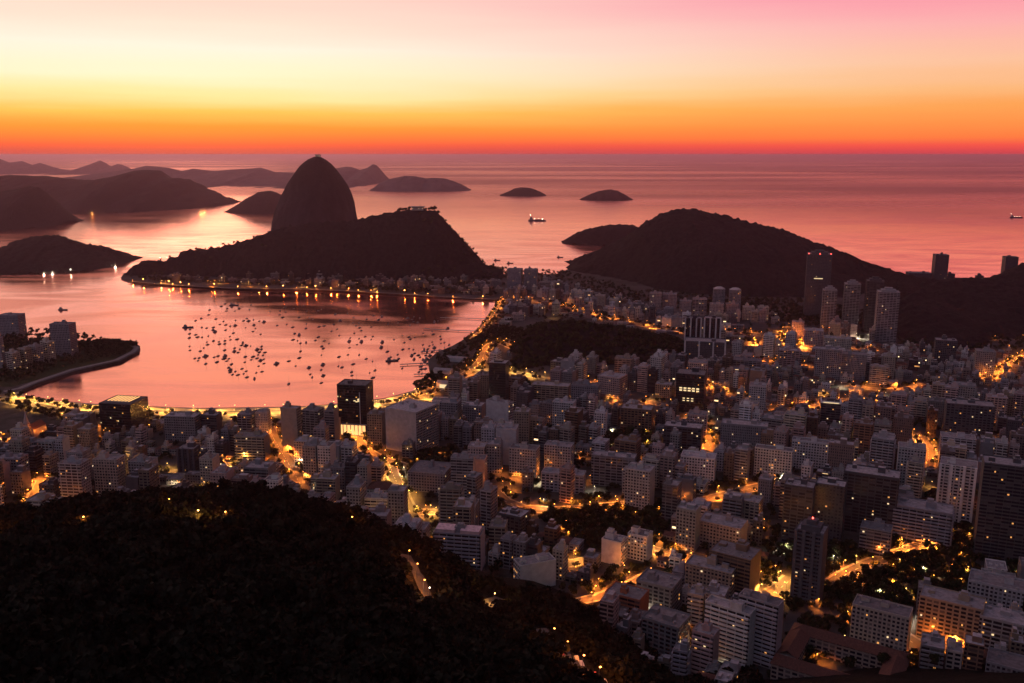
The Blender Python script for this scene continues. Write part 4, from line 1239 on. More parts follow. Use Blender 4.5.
def label_all():
    used = set()
    shorts = [CITY[k] for k in sorted(chosen) if CITY[k].mark and CITY[k].short]
    for k in chosen:
        if CITY[k].mark:
            used.add(CITY[k].label)
    rel = {}
    rest = sorted((k for k in chosen if not CITY[k].mark), key=lambda k: -VIS[k])
    def base(b):
        hw = 'tall' if b.h > 37 else 'mid height' if b.h > 20 else 'low'
        noun = 'house' if b.style == 'house' else 'block'
        return f'{hw} {b.colour} {STYLE_W[b.style]} {noun}'
    def scr(b):
        return to_px(b.x, b.y, b.z + b.h * .6)
    for k in rest:
        b = CITY[k]
        p = scr(b)
        near = sorted(shorts, key=lambda o: math.dist(p, scr(o)))[:14]
        done = None
        # a place that no other labelled building of that look has: the nearest such one first
        for rank in range(8):
            for o in near:
                sw = side_words(b, o)
                same = sorted((q for q in rest if base(CITY[q]) == base(b) and side_words(CITY[q], o) == sw), key=lambda q: math.dist(scr(CITY[q]), scr(o)))
                if same.index(k) != rank:
                    continue
                lead = 'nearest ' if rank == 0 else ORD[rank] + 'nearest '
                lab = f'{lead}{base(b)} {sw} {o.short}'
                if lab not in used and len(lab.split()) <= 16:
                    done = lab; break
            if done: break
        b.label = done or f'{base(b)} at picture centre'
        used.add(b.label)
label_all()

# ------------------------------------------------------------------ build them
MT0, MT1 = mats_for(0), mats_for(1)
def facing(b):
    """faces of the box that look towards the viewpoint: (centre, outward yaw, length)"""
    out = []
    for ox, oy, L, a in ((0, -b.d / 2, b.w, 0.0), (b.w / 2, 0, b.d, math.pi / 2), (-b.w / 2, 0, b.d, -math.pi / 2)):
        n = (math.sin(b.yaw + a), -math.cos(b.yaw + a))
        if n[0] * -b.x + n[1] * -b.y > 0.15 * math.hypot(b.x, b.y):
            out.append((ox, oy, L, a))
    return out
def win_slot(b, face):
    f, sd, bk = STYLE[b.style]
    s = f if face[3] == 0 else sd
    return None if s == WALL else SLOT[s]
CELLS = {'grid': (2.9, 3.1, .52, .46), 'ribbon': (5.8, 3.1, .94, .48), 'pair': (4.4, 3.1, .66, .5), 'narrow': (2.1, 3.1, .42, .62), 'glass': (1.7, 3.4, .9, .88), 'recess': (6.0, 3.1, .5, .5)}
def lit_windows(b, root, n, r):
    faces = [(f, win_slot(b, f)) for f in facing(b)]
    faces = [(f, s) for f, s in faces if s]
    if not faces:
        return
    for _ in range(n):
        (ox, oy, L, a), sl = r.choice(faces)
        pu, pv, wu, wv = CELLS[sl]
        nu, nv = int(L / pu), int(b.h / pv)
        if nu < 1 or nv < 2:
            continue
        i, j = r.randrange(nu), r.randrange(0, nv)
        t = (i + .5) * pu - L / 2
        z = (j + .52) * pv - (pv if False else 0)
        if z > b.h - 1.2: continue
        ca, sa = math.cos(a), math.sin(a)
        out = .05 if b.style not in ('balcony', 'balcony all') else .05
        mb = MB()
        ww, wh = min(pu * wu, r.uniform(1.0, 1.7)), min(pv * wv, 1.3)
        if b.style in ('balcony', 'balcony all'): wh = 1.2; z += .35
        x, y = ox + t * ca + out * sa, oy + t * sa - out * ca
        mb.box(x, y, z - wh / 2, ww, .12, wh, 0, rz=a, bottom=True)
        mb.build('lit_window', r.choice((E_WIN_O, E_WIN_O, E_WIN_W)), root)
def special(b, root, r, c, rt):
    w, d, h = b.w, b.d, b.h
    kw = b.kw
    pale = (.42, .38, .36)
    if kw.get('rooflight'):
        mb = MB(); mb.box(0, 0, h + .1, w * .72, d * .7, 1.6, (WALL,) * 4 + (ROOF,), (.2, .18, .17)); mb.build('roof_deck', MT0, root)
        for i in range(7):
            q = MB(); q.box(-w * .33 + w * .66 * i / 6, d * .02, h + 1.75, w * .035, d * .6, .5, 0); q.build('roof_light', E_LOBBY, root)
    if kw.get('lobby'):
        q = MB()
        for i in range(7):
            q.box(-w * .46 + w * .92 * (i + .5) / 7, -d / 2 - .3, 1.0, w * .105, .3, 12.5, 0)
        q.build('lobby_glass', E_LOBBY, root)
        q = MB()
        for i in range(8):
            q.box(-w * .46 + w * .92 * i / 7, -d / 2 - .5, -1, .8, 1.0, 15.0, WALL, (.3, .28, .27))
        q.box(0, -d / 2 - .6, 14.2, w, 1.6, 1.2, WALL, (.3, .28, .27), bottom=True)
        q.build('colonnade', MT0, root)
    if kw.get('top_lit'):
        for i in range(6):
            q = MB(); q.box(-w * .3 + w * .8 * r.random() * .8, -d / 2 - .12, h * r.uniform(.66, .74), 2.4, .2, 1.2, 0); q.build('lit_window', E_WIN_W, root)
        q = MB(); q.box(w * .28, -d / 2 - .2, 14, 1.0, .5, h - 22, WALL, pale); q.build('fin', MT0, root)
    if kw.get('belt'):
        for z in (h * .62, h * .56):
            for i in range(5):
                q = MB(); q.box(-w * .32 + w * .15 * i, -d / 2 - .1, z, w * .1, .2, 1.9, 0); q.build('lit_window', E_WIN_W, root)
        for z in (h * .36, h * .3):
            for i in range(3):
                q = MB(); q.box(-w * .2 + w * .15 * i, -d / 2 - .1, z, w * .08, .2, 1.2, 0); q.build('lit_window', E_WIN_W, root)
    if kw.get('cols'):
        for x in (-w / 2 + 1.0, -w * .14, w * .2, w / 2 - 1.0):
            q = MB(); q.box(x, -d / 2 - .6, -1, 2.6, 1.2, h + 2.4, WALL, pale); q.build('column', MT0, root)
    if kw.get('stripes'):
        for x in (-w / 2 + .8, -w * .17, w * .17, w / 2 - .8):
            q = MB(); q.box(x, -d / 2 - .9, -1, 2.2, 1.8, h + 2.0, WALL, tuple(min(.6, k * 1.25) for k in c)); q.build('wall_stripe', MT0, root)
    if kw.get('rim'):
        q = MB()
        q.box(0, -d / 2, h - .2, w + 1.2, 1.0, 2.4, WALL, (.7, .68, .66)); q.box(w / 2, 0, h - .2, 1.0, d, 2.4, WALL, (.7, .68, .66)); q.box(-w / 2, 0, h - .2, 1.0, d, 2.4, WALL, (.7, .68, .66))
        q.build('roof_rim', MT0, root)
        q = MB(); q.box(0, -d / 2 - .7, h + .2, w * .8, .3, .8, 0); q.build('rim_light', E_WIN_W, root)
    if kw.get('dome'):
        q = MB()
        for i in range(4):
            a0, a1 = i / 4 * 1.35, (i + 1) / 4 * 1.35
            q.cyl(0, 0, h + math.sin(a0) * 5, w * .46 * math.cos(a0), w * .46 * math.cos(a1), (math.sin(a1) - math.sin(a0)) * 5, 14, WALL, pale, cap=i == 3)
        q.build('rounded_roof', MT0, root)
    if kw.get('crown'):
        q = MB(); q.box(0, 0, h, w * .68, d * .68, 4.2, (WALL,) * 4 + (ROOF,), c); q.box(0, 0, h + 4.2, w * .36, d * .4, 3.6, (WALL,) * 4 + (ROOF,), c)
        q.build('stepped_crown', MT0, root)
    if kw.get('beacon'):
        for x in (-.45, 0, .45):
            q = MB(); q.cyl(x * w, -d / 2 + .6, h + 1.2, .7, .7, 1.4, 6); q.build('beacon', E_RED, root)
        q = MB(); q.box(0, -d / 2 - .15, h * .62, w * .36, .3, 1.6, 0); q.build('lit_window', E_WIN_W, root)
    if kw.get('beacon1'):
        q = MB(); q.cyl(0, 0, h + 7.9, .5, .5, 1.0, 6); q.build('beacon', E_RED, root)
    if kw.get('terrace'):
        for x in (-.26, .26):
            q = MB(); q.box(x * w, -d * .05, h + .05, w * .4, d * .7, 2.6, (WALL,) * 4 + (ROOF,), (.5, .36, .34), tint_top=(.55, .40, .40)); q.build('roof_terrace', MT0, root)  # pink light on the terraces is put into their tint
_u = MB(); _u.box(0, 0, 0, 1.7, 1.3, 1.2, CONC); UNIT1 = _u.mesh('cooling_unit', MT0)
_u = MB(); _u.cyl(0, 0, 0, 1.1, 1.1, 1.7, 10, CONC); UNIT2 = _u.mesh('water_drum', MT0)
def build_thing(k):
    b = CITY[k]
    root = empty(b.name, (b.x, b.y, b.z), b.yaw)
    tag(root, b.label, 'house' if b.name == 'house' else 'tower' if 'tower' in b.name else 'building', 'city buildings between the hills and the bay')
    wl = MB()
    r, c, rt = shell(wl, b, True)
    each = None
    if b.style in ('balcony', 'balcony all'):
        if VIS[k] > 160:
            each = []
            balconies(wl, b, r, c, each)
        else:
            balconies(wl, b, r, c)
    wl.build('wall', MT0, root)
    for m in each or ():
        m.build('balcony', MT0, root)
    if b.style == 'house':
        q = MB(); hip(q, b.w, b.d, b.h, min(b.w, b.d) * .28); q.build('roof', MT0, root)
    elif not b.kw.get('bare'):
        for nm, q in rooftop(b, r, c, rt, True, wl):
            if b.kw.get('crown') and nm in ('lift_house', 'water_tank', 'rooftop_room', 'antenna') or b.kw.get('dome') and nm != 'parapet' or b.kw.get('rooflight') and nm != 'parapet' or b.kw.get('terrace') and nm == 'rooftop_room':
                continue
            q.build(nm, MT0, root)
    else:
        q = MB(); q.box(0, 0, b.h, b.w * .5, b.d * .5, 2.2, DARK); q.build('lift_house', MT0, root)
    if VIS[k] > 55 and b.style != 'house' and b.h > 9 and not any(q in b.kw for q in ('crown', 'dome', 'rooflight', 'terrace', 'bare')):
        for _ in range(r.randrange(2, 5)):
            me = r.choice((UNIT1, UNIT1, UNIT2))
            o = bpy.data.objects.new(me.name, me); o.parent = root; COL.objects.link(o)
            o.location = (r.choice((-1, 1)) * r.uniform(.22, .42) * b.w, r.choice((-1, 1)) * r.uniform(.2, .38) * b.d, b.h)
            o.rotation_euler = (0, 0, r.choice((0, 1.57)))
    special(b, root, r, c, rt)
    n = b.kw.get('lit')
    if n is None:
        n = min(4, int(VIS[k] ** .5 / 14 + r.random() * 1.5))
    lit_windows(b, root, n, r)
    return root
for k in sorted(chosen):
    build_thing(k)
def build_rest():
    M_ = MB()
    for k, b in enumerate(CITY):
        if k in chosen:
            continue
        t = MB()
        r, c, rt = shell(t, b, False)
        if b.style == 'house':
            hip(t, b.w, b.d, b.h, min(b.w, b.d) * .28)
        else:
            if b.style in ('balcony', 'balcony all') and VIS[k] > 2:
                balconies(t, b, r, c)
            for nm, q in rooftop(b, r, c, rt, False, t):
                if nm in ('antenna',):
                    continue
                o = len(t.v)
                t.v += q.v; t.f += [tuple(i + o for i in f) for f in q.f]; t.uv += q.uv; t.m += q.m; t.t += q.t
        if b.style != 'house' and VIS[k] > 2:
            for _ in range(r.randrange(2, 6)):
                t.box(r.uniform(-.4, .4) * b.w, r.uniform(-.4, .4) * b.d, b.h, 1.6, 1.3, r.uniform(.9, 1.8), CONC)
        ca, sa = math.cos(b.yaw), math.sin(b.yaw)
        o = len(M_.v)
        M_.v += [(b.x + x * ca - y * sa, b.y + x * sa + y * ca, b.z + z) for x, y, z in t.v]
        M_.f += [tuple(i + o for i in f) for f in t.f]; M_.uv += t.uv; M_.m += t.m; M_.t += t.t
    tag(M_.build('distant_buildings', MT1), 'the many smaller buildings crowded between the nearer blocks', kind='stuff')
build_rest()

# ------------------------------------------------------------------ trees
def crown_mesh(name, seed, n, rad, hgt, base, leaf, mat, lobes=7, core=True):
    """leaf-sized quads spread through several uneven lobes"""
    r = np.random.RandomState(seed)
    L = []
    for i in range(lobes):
        a = r.uniform(0, 6.28); d = rad * r.uniform(.15, .62)
        L.append((math.cos(a) * d, math.sin(a) * d, base + hgt * r.uniform(.28, .80), rad * r.uniform(.36, .62), hgt * r.uniform(.20, .34)))
    L.append((0, 0, base + hgt * .55, rad * .6, hgt * .4))
    L = np.array(L)
    k = r.randint(0, len(L), n)
    dirs = r.normal(size=(n, 3)); dirs /= np.linalg.norm(dirs, axis=1)[:, None]
    dirs[:, 2] = np.abs(dirs[:, 2]) * r.choice([1, 1, 1, -.6], n)
    q = r.uniform(.55, 1.04, n) ** .6
    c = np.stack([L[k, 0] + dirs[:, 0] * L[k, 3] * q, L[k, 1] + dirs[:, 1] * L[k, 3] * q, L[k, 2] + dirs[:, 2] * L[k, 4] * q], 1)
    nrm = dirs + r.normal(size=(n, 3)) * .55
    nrm /= np.linalg.norm(nrm, axis=1)[:, None]
    t = np.cross(nrm, r.normal(size=(n, 3))); t /= np.linalg.norm(t, axis=1)[:, None]
    b = np.cross(nrm, t)
    s = (leaf * r.uniform(.6, 1.3, n))[:, None]
    V = np.stack([c - t * s * .5 - b * s * .4, c + t * s * .5 - b * s * .3, c + t * s * .35 + b * s * .5, c - t * s * .45 + b * s * .42], 1).reshape(-1, 3)
    return V
def quads_to_mesh(name, V, mat):
    n = len(V) // 4
    me = bpy.data.meshes.new(name)
    me.vertices.add(len(V)); me.vertices.foreach_set('co', V.astype(np.float32).ravel())
    me.loops.add(4 * n); me.loops.foreach_set('vertex_index', np.arange(4 * n, dtype=np.int32))
    me.polygons.add(n); me.polygons.foreach_set('loop_start', np.arange(0, 4 * n, 4, dtype=np.int32))
    me.update(calc_edges=True)
    me.materials.append(mat)
    return me
def trunk_mesh(name, seed, h, rad):
    r = random.Random(seed)
    mb = MB()
    top = (r.uniform(-.4, .4), r.uniform(-.4, .4), h * .55)
    mb.tube((0, 0, -1), top, .32, .2, 7)
    for i in range(4):
        a = i * 1.6 + r.uniform(-.4, .4)
        mb.tube(top, (top[0] + math.cos(a) * rad * .5, top[1] + math.sin(a) * rad * .5, h * r.uniform(.7, .85)), .16, .06, 5)
    return mb.mesh(name, M_TRUNK)
TREE_MESH = []
for i, (rad, h) in enumerate(((4.2, 9.5), (5.2, 11.5), (3.4, 10.5), (6.0, 12.5))):
    TREE_MESH.append((quads_to_mesh('crown', crown_mesh('c', 40 + i, 520, rad, h * .72, h * .30, .95, M_LEAF), M_LEAF), trunk_mesh('trunk', i, h * .8, rad), rad, h))
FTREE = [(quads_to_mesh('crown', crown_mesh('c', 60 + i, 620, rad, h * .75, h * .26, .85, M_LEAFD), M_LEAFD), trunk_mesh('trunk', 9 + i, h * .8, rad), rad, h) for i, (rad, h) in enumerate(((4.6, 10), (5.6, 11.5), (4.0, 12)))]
TREES_AT = []
def tree(x, y, z, kind, label, group, r, s=None, src=TREE_MESH):
    cm, tm, rad, h = src[kind % len(src)]
    s = s or r.uniform(.8, 1.2)
    o = empty('tree', (x, y, z), r.uniform(0, 6.28)); o.scale = (s, s, s * r.uniform(.9, 1.1))
    tag(o, label, 'tree', group)
    for nm, me in (('trunk', tm), ('crown', cm)):
        c = bpy.data.objects.new(nm, me); c.parent = o; COL.objects.link(c)
    TREES_AT.append((x, y))
def stuff_trees(name, spots, label, seed, n=110, leaf=1.7, mat=None, mn=3.6, mx=5.8):
    rr = np.random.RandomState(seed)
    base = [crown_mesh('b', seed + i, n, 1.0, 1.5, .25, leaf / 5.0, None, 6) for i in range(6)]
    out = []
    for (x, y, z) in spots:
        b = base[rr.randint(6)]
        s = rr.uniform(mn, mx); a = rr.uniform(0, 6.28)
        ca, sa = math.cos(a), math.sin(a)
        v = np.stack([(b[:, 0] * ca - b[:, 1] * sa) * s + x, (b[:, 0] * sa + b[:, 1] * ca) * s + y, b[:, 2] * s * rr.uniform(.85, 1.25) + z], 1)
        out.append(v)
    o = bpy.data.objects.new(name, quads_to_mesh(name, np.concatenate(out), mat or M_LEAF))
    COL.objects.link(o)
    tag(o, label, kind='stuff')
def free(x, y, rad=3.0):
    return not clash(x, y, rad * 1.5, rad * 1.5, 0) and street_gap(x, y) > rad * .4
rt_ = random.Random(5)
GROVES = [
 ([(412, 452), (458, 452), (462, 478), (420, 482)], 10, 'round dark tree in the court of the wide flat roofed hall'),
 ([(545, 512), (600, 500), (660, 508), (668, 548), (600, 556), (550, 540)], 34, 'dark leafy tree in the unlit park below the pale gridded slabs'),
 ([(835, 548), (880, 540), (930, 548), (965, 520), (985, 560), (960, 605), (900, 620), (840, 605)], 38, 'dark leafy tree in the garden between the slender and the huge dark tower'),
 ([(786, 545), (838, 545), (838, 600), (790, 612)], 8, 'dark tree crowded round the foot of the dark slender tower'),
 ([(10, 394), (45, 404), (130, 414), (160, 416), (150, 424), (80, 424), (20, 412)], 16, 'round crowned tree along the beach avenue at the left'),
 ([(414, 386), (440, 374), (446, 384), (420, 396)], 8, 'tree in the yellow lit clump beside the marina'),
 ([(-20, 334), (60, 345), (112, 341), (136, 345), (120, 356), (60, 352), (-20, 345)], 18, 'dark tree on the bay side land at the left'),
 ([(470, 338), (505, 326), (545, 338), (540, 348), (500, 338), (478, 352)], 14, 'tree between the end of the bay and the highway junction'),
 ([(606, 434), (652, 430), (656, 450), (610, 454)], 8, 'tree in the leafy lit square at the city centre'),
 ([(884, 636), (906, 660), (960, 668), (990, 650), (1000, 664), (930, 690), (880, 680)], 10, 'tree in the orange lit street at the bottom right'),
]
spots = []
for P, n, words in GROVES:
    xs = [p[0] for p in P]; ys = [p[1] for p in P]
    got, tries = 0, 0
    mine = []
    while tries < 2400:
        tries += 1
        px, py = rt_.uniform(min(xs), max(xs)), rt_.uniform(min(ys), max(ys))
        if not in_poly(px, py, P): continue
        x, y = at_z(px, py)
        if not free(x, y) or any(math.hypot(x - a, y - b) < 5.5 for a, b in mine) or any(math.hypot(x - a, y - b) < 5.0 for a, b in TREES_AT): continue
        mine.append((x, y))
        if got < n:
            tree(x, y, gz(x, y), rt_.randrange(4), words, 'city trees', rt_); got += 1
        else:
            spots.append((x, y, GZ - .5))
# street and garden trees between the blocks
tries = 0
while tries < 6500:
    tries += 1
    px, py = rt_.uniform(-20, 1050), rt_.uniform(350, 690)
    if not in_poly(px, py, TOWN) or rt_.random() > (.35 if py < 420 else 1): continue
    x, y = at_z(px, py)
    if spur(x, y) > 4 and y < 760 and x < 470: continue
    if clash(x, y, 5.5, 5.5, 0) or street_gap(x, y) < .5: continue
    spots.append((x, y, GZ - .5))
for Q, s in STREET_W:
    if 'sea wall' in s[6] or 'on the sand' in s[6]: continue
    for a, b in zip(Q, Q[1:]):
        L = math.dist(a, b); d = ((b[0] - a[0]) / L, (b[1] - a[1]) / L)
        t = rt_.uniform(0, 9)
        while t < L:
            for sd in (-1, 1):
                if rt_.random() < .6:
                    o = sd * (s[2] / 2 + rt_.uniform(-.5, 3.5))
                    x, y = a[0] + d[0] * t - d[1] * o, a[1] + d[1] * t + d[0] * o
                    if not clash(x, y, 4, 4, 0) and not (y < 760 and x < 470 and spur(x, y) > 4): spots.append((x, y, GZ - .3))
            t += rt_.uniform(8, 15)
stuff_trees('city_trees', spots, 'the many small dark trees between the city blocks', 3, n=90, leaf=1.9, mn=2.8, mx=4.8)
# knoll, bay side land and the slopes behind the town
spots = []
dg = bpy.context.evaluated_depsgraph_get()
def drop(o, x, y):
    ok, loc, *_ = o.ray_cast(Vector((x, y, 900)), Vector((0, 0, -1)))
    return loc.z if ok else None
for _ in range(2600):
    x, y = rt_.uniform(-30, 420), rt_.uniform(1380, 1720)
    z = drop(pasmado, x, y)
    if z is None or z < GZ - 1: continue
    spots.append((x, y, z - 2.2))
for _ in range(1500):
    px, py = rt_.uniform(-40, 138), rt_.uniform(331, 384)
    if not in_poly(px, py, [(-40, 331), (50, 331), (100, 339), (138, 345), (130, 354), (70, 366), (20, 382), (-40, 384)]): continue
    x, y = at_z(px, py)
    if clash(x, y, 5, 5, 0) or rt_.random() < .35: continue
    spots.append((x, y, GZ - .5))
for P, n in (([(436, 357), (468, 340), (486, 322), (503, 304), (512, 312), (512, 334), (470, 372), (440, 374)], 170), ([(128, 277), (300, 281), (490, 283), (497, 297), (400, 292), (300, 287), (150, 281)], 620),
             ([(480, 270), (560, 271), (640, 290), (760, 300), (890, 322), (893, 338), (800, 325), (700, 314), (600, 298), (520, 283)], 900), ([(700, 296), (800, 300), (893, 316), (893, 334), (800, 324), (700, 313)], 450), ([(420, 268), (506, 268), (506, 287), (420, 285)], 160), ([(150, 264), (270, 264), (300, 276), (150, 276)], 150), ([(893, 332), (1060, 322), (1060, 350), (960, 350), (893, 346)], 260),
             ([(738, 322), (836, 322), (836, 347), (750, 350)], 40), ([(500, 300), (600, 300), (690, 318), (690, 332), (600, 322), (505, 318)], 130)):
    xs = [p[0] for p in P]; ys = [p[1] for p in P]
    c = 0
    for _ in range(n * 12):
        if c >= n: break
        px, py = rt_.uniform(min(xs), max(xs)), rt_.uniform(min(ys), max(ys))
        if not in_poly(px, py, P): continue
        x, y = at_z(px, py)
        if clash(x, y, 4, 4, 0) or street_gap(x, y) < 1: continue
        z = GZ
        for ob in (leme, urca):
            zz_ = drop(ob, x, y)
            if zz_ is not None and zz_ > z: z = zz_
        spots.append((x, y, z - 1)); c += 1
stuff_trees('woodland', spots, 'dark woods on the city knoll and the bay side land', 4, n=60, leaf=2.2, mn=3.2, mx=5.4)

# the near forest: crest trees one by one, the rest as one mass
rf = random.Random(8)
ROADS_F = [[(405, 556), (412, 566), (420, 580), (425, 594), (431, 602), (440, 608)], [(480, 607), (494, 603), (500, 600)], [(540, 630), (552, 640), (562, 652), (576, 666), (592, 680), (606, 692)]]
FR = []
frb = MB()
for P in ROADS_F:
    Q = [spur_hit(*p) for p in P]
    Q2 = []
    for a, b in zip(Q, Q[1:]):
        n = max(1, int(math.dist(a, b) / 4))
        Q2 += [(a[0] + (b[0] - a[0]) * i / n, a[1] + (b[1] - a[1]) * i / n) for i in range(n)]
    Q2.append(Q[-1])
    ribbon_faces(frb, Q2, 7.0, lambda x, y: gz(x, y) + 1.0, 0)
    FR.append(Q2)
tag(frb.build('hill_road', M_ASPH), 'lit road winding down through the forest', kind='structure')
def road_d(x, y):
    return min(math.hypot(x - a, y - b) for Q in FR for a, b in Q)
crest_spots = []
n = 0
for i in range(118):
    x = -330 + 430 * i / 117 + rf.uniform(-2, 2)
    y = interp(x, CY) + rf.uniform(-12, 14)
    z = spur(x, y)
    if z < GZ + 1 or road_d(x, y) < 9: continue
    px, py = to_px(x, y, z)
    if not (-10 < px < 700): continue
    where = 'the left shoulder' if px < 150 else 'the summit' if px < 300 else 'the falling right shoulder' if px < 480 else 'the low right foot'
    tree(x, y, z - 1.2, rf.randrange(3), f'black tree crown on {where} of the near forested spur', 'forest trees on the spur crest', rf, rf.uniform(.65, 1.2), FTREE)
spots = []
gx = -560.0
while gx < 240:
    gy = 150.0
    while gy < 640:
        x, y = gx + rf.uniform(-3.4, 3.4), gy + rf.uniform(-3.4, 3.4)
        gy += 6.8
        z = spur(x, y)
        if z < GZ - 1 or y > interp(x, CY) + 60: continue
        px, py = to_px(x, y, z)
        if not (-110 < px < 760 and py < 770): continue
        if road_d(x, y) < 10 or clash(x, y, 5, 5, 0) or y > interp(x, CY) - 8 and street_gap(x, y) < 3: continue
        spots.append((x, y, z - 1.6))
    gx += 6.8
print('FOREST', len(spots), 'TREES', len(TREES_AT))
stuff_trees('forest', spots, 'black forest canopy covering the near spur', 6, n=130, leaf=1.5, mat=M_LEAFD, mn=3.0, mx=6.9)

# ------------------------------------------------------------------ lamps
def make_lamp_meshes():
    out = {}
    p = MB(); p.cyl(0, 0, 0, .16, .09, 8.6, 6)
    pole = p.mesh('pole', M_POLE)
    p = MB(); p.tube((0, 0, 8.5), (1.7, 0, 9.1), .07, .05, 5)
    arm = p.mesh('arm', M_POLE)
    for k, m in (('sod', E_SOD), ('yel', E_YEL), ('wht', E_WHT)):
        p = MB()
        p.cyl(1.7, 0, 8.72, .18, .42, .22, 8, 0); p.cyl(1.7, 0, 8.94, .42, .30, .22, 8, 0)
        p.face([(1.7 + .18 * math.cos(-a * math.pi / 4), .18 * math.sin(-a * math.pi / 4), 8.72) for a in range(8)], 0)
        out[k] = p.mesh('lamp_head', m)
    return pole, arm, out
POLE, ARM, HEAD = make_lamp_meshes()
LCOL = {'sod': (1.0, .245, .028), 'yel': (1.0, .44, .085), 'wht': (1.0, .84, .58)}
LDATA = {}
NL = [0]
def lamp_light(kind, power, bare=None):
    NL[0] += 1
    if bare is None:
        bare = NL[0] % 5 == 0
    key = (kind, round(power, 2), bare)
    if key not in LDATA:
        d = bpy.data.lights.new('lamp_light', 'POINT' if bare else 'SPOT')
        d.energy = (9000.0 if bare else 52000.0) * power
        d.color = LCOL[kind]
        d.shadow_soft_size = .5
        if not bare:
            d.spot_size = R(162); d.spot_blend = .6
        LDATA[key] = d
    return bpy.data.objects.new('lamp_light', LDATA[key])
LAMPS = []
def globe_mesh(m):
    p = MB()
    for i in range(4):
        a0, a1 = -1.4 + 2.8 * i / 4, -1.4 + 2.8 * (i + 1) / 4
        p.cyl(1.7, 0, 9.0 + .85 * math.sin(a0), .85 * math.cos(a0), .85 * math.cos(a1), .85 * (math.sin(a1) - math.sin(a0)), 8, 0, cap=False)
    return p.mesh('lamp_head', m)
GLOBE = {k: globe_mesh(m) for k, m in (('sod', G_SOD), ('yel', G_YEL), ('wht', G_WHT))}
def lamp(x, y, z, rz, kind, power, label, globe=False, bare=None):
    o = empty('street_lamp', (x, y, z), rz)
    tag(o, label, 'street lamp', 'lit street lamps')
    if globe:
        k = rt_.choice((.35, .45, .6, .95)); o.scale = (k, k, k)
    for nm, me in (('pole', POLE), ('arm', ARM), ('lamp_head', (GLOBE if globe else HEAD)[kind])):
        c = bpy.data.objects.new(nm, me); c.parent = o; COL.objects.link(c)
    l = lamp_light(kind, power * (2.6 if globe else 1), True if globe else bare); l.parent = o; l.location = (1.7, 0, 8.4); COL.objects.link(l)
    LAMPS.append(o)
WORD = {'sod': 'amber street lamp', 'yel': 'yellow street lamp', 'wht': 'white street lamp'}
EXTRA = []
def visible(x, y, z):
    o = Vector((0, 0, CAMZ)); d = Vector((x, y, z)) - o
    h = CITY_BVH.ray_cast(o, d.normalized(), d.length - 2)
    return h[2] is None
for Q, s in STREET_W:
    acc, side = s[3] * .5, 1
    for a, b in zip(Q, Q[1:]):
        L = math.dist(a, b)
        rz = math.atan2(b[1] - a[1], b[0] - a[0])
        while acc < L:
            t = acc / L
            acc += s[3] * (rt_.choice((.45, .7, 1.0, 1.6)) if 'sea wall' in s[6] else rt_.uniform(.65, 1.35))
            side = -side
            n = (-math.sin(rz), math.cos(rz))
            w = s[2] / 2 + .8
            x, y = a[0] + (b[0] - a[0]) * t + n[0] * w * side, a[1] + (b[1] - a[1]) * t + n[1] * w * side
            px, py = to_px(x, y)
            if not (-40 < px < 1064 and py < 720): continue
            z = gz(x, y)
            hx, hy = x - n[0] * 1.7 * side, y - n[1] * 1.7 * side
            it = (x, y, z, rz - math.pi / 2 * side, s[4], s[5])
            if 0 < px < 1024 and py < 683 and visible(hx, hy, z + 8.6) and len(LAMPS) < 285:
                lamp(*it, f'{WORD[s[4]]} {s[6]}', globe='sea wall' in s[6])
            else:
                EXTRA.append(it)
        acc -= L
# lamps by the forest road and on far waterlines
for px, py, k, pw, words in ((409, 561, 'sod', .8, 'topmost of the lamps on the forest road'), (417, 575, 'sod', .8, 'second lamp down the forest road'), (424, 592, 'sod', 1.0, 'third lamp down the forest road'), (429, 600, 'wht', .4, 'pale lamp at the bend of the forest road'),
                             (494, 603, 'yel', 1.1, 'lone yellow lamp right of the forest road'), (199, 524, 'yel', .9, 'yellow lamp glowing in the forest below the summit'), (226, 525, 'sod', .4, 'faint amber lamp in the forest right of the yellow one'), (352, 527, 'sod', .7, 'amber lamp at the forest crest near the tan block'),
                             (170, 512, 'sod', .3, 'faint amber lamp at the left of the summit trees'), (85, 530, 'sod', .8, 'amber lamp on the left shoulder of the forest'), (14, 541, 'sod', .9, 'amber lamp in the forest at the left edge'),
                             (553, 641, 'sod', .7, 'upper lamp on the road at the bottom of the forest'), (566, 656, 'sod', .9, 'middle lamp on the road at the bottom of the forest'), (582, 671, 'sod', 1.0, 'lower lamp on the road at the bottom of the forest'), (598, 684, 'sod', 1.0, 'lamp where the forest road leaves the picture')):
    x, y = spur_hit(px, py + 4)
    lamp(x, y - 2.5, max(GZ, spur(x, y)) + .5, 1.2, k, pw * 1.5, f'{WORD[k]}, {words}', bare=True)
for i, px in enumerate((51.5, 58, 71, 88, 107, 113.5)):
    x, y = at_z(px, 271.5 + (px - 51) * .05, 0)
    y -= 90
    while y < 3000 and (drop(quay, x, y) or -9) < .6: y += 3
    o = lamp(x, y, .5, -1.57, 'wht', 1.3, 'white lamp on the waterline of the low wooded hill at the left', True)
for px, py in ((35, 225.5), (37, 226), (89, 212), (90, 214), (199, 211.5), (203, 211)):
    x, y = at_z(px, py, 0)
    lamp(x, y + 30, 4.0, -1.57, 'yel', 7, 'tiny yellow lamp on a far shore across the bay', True)
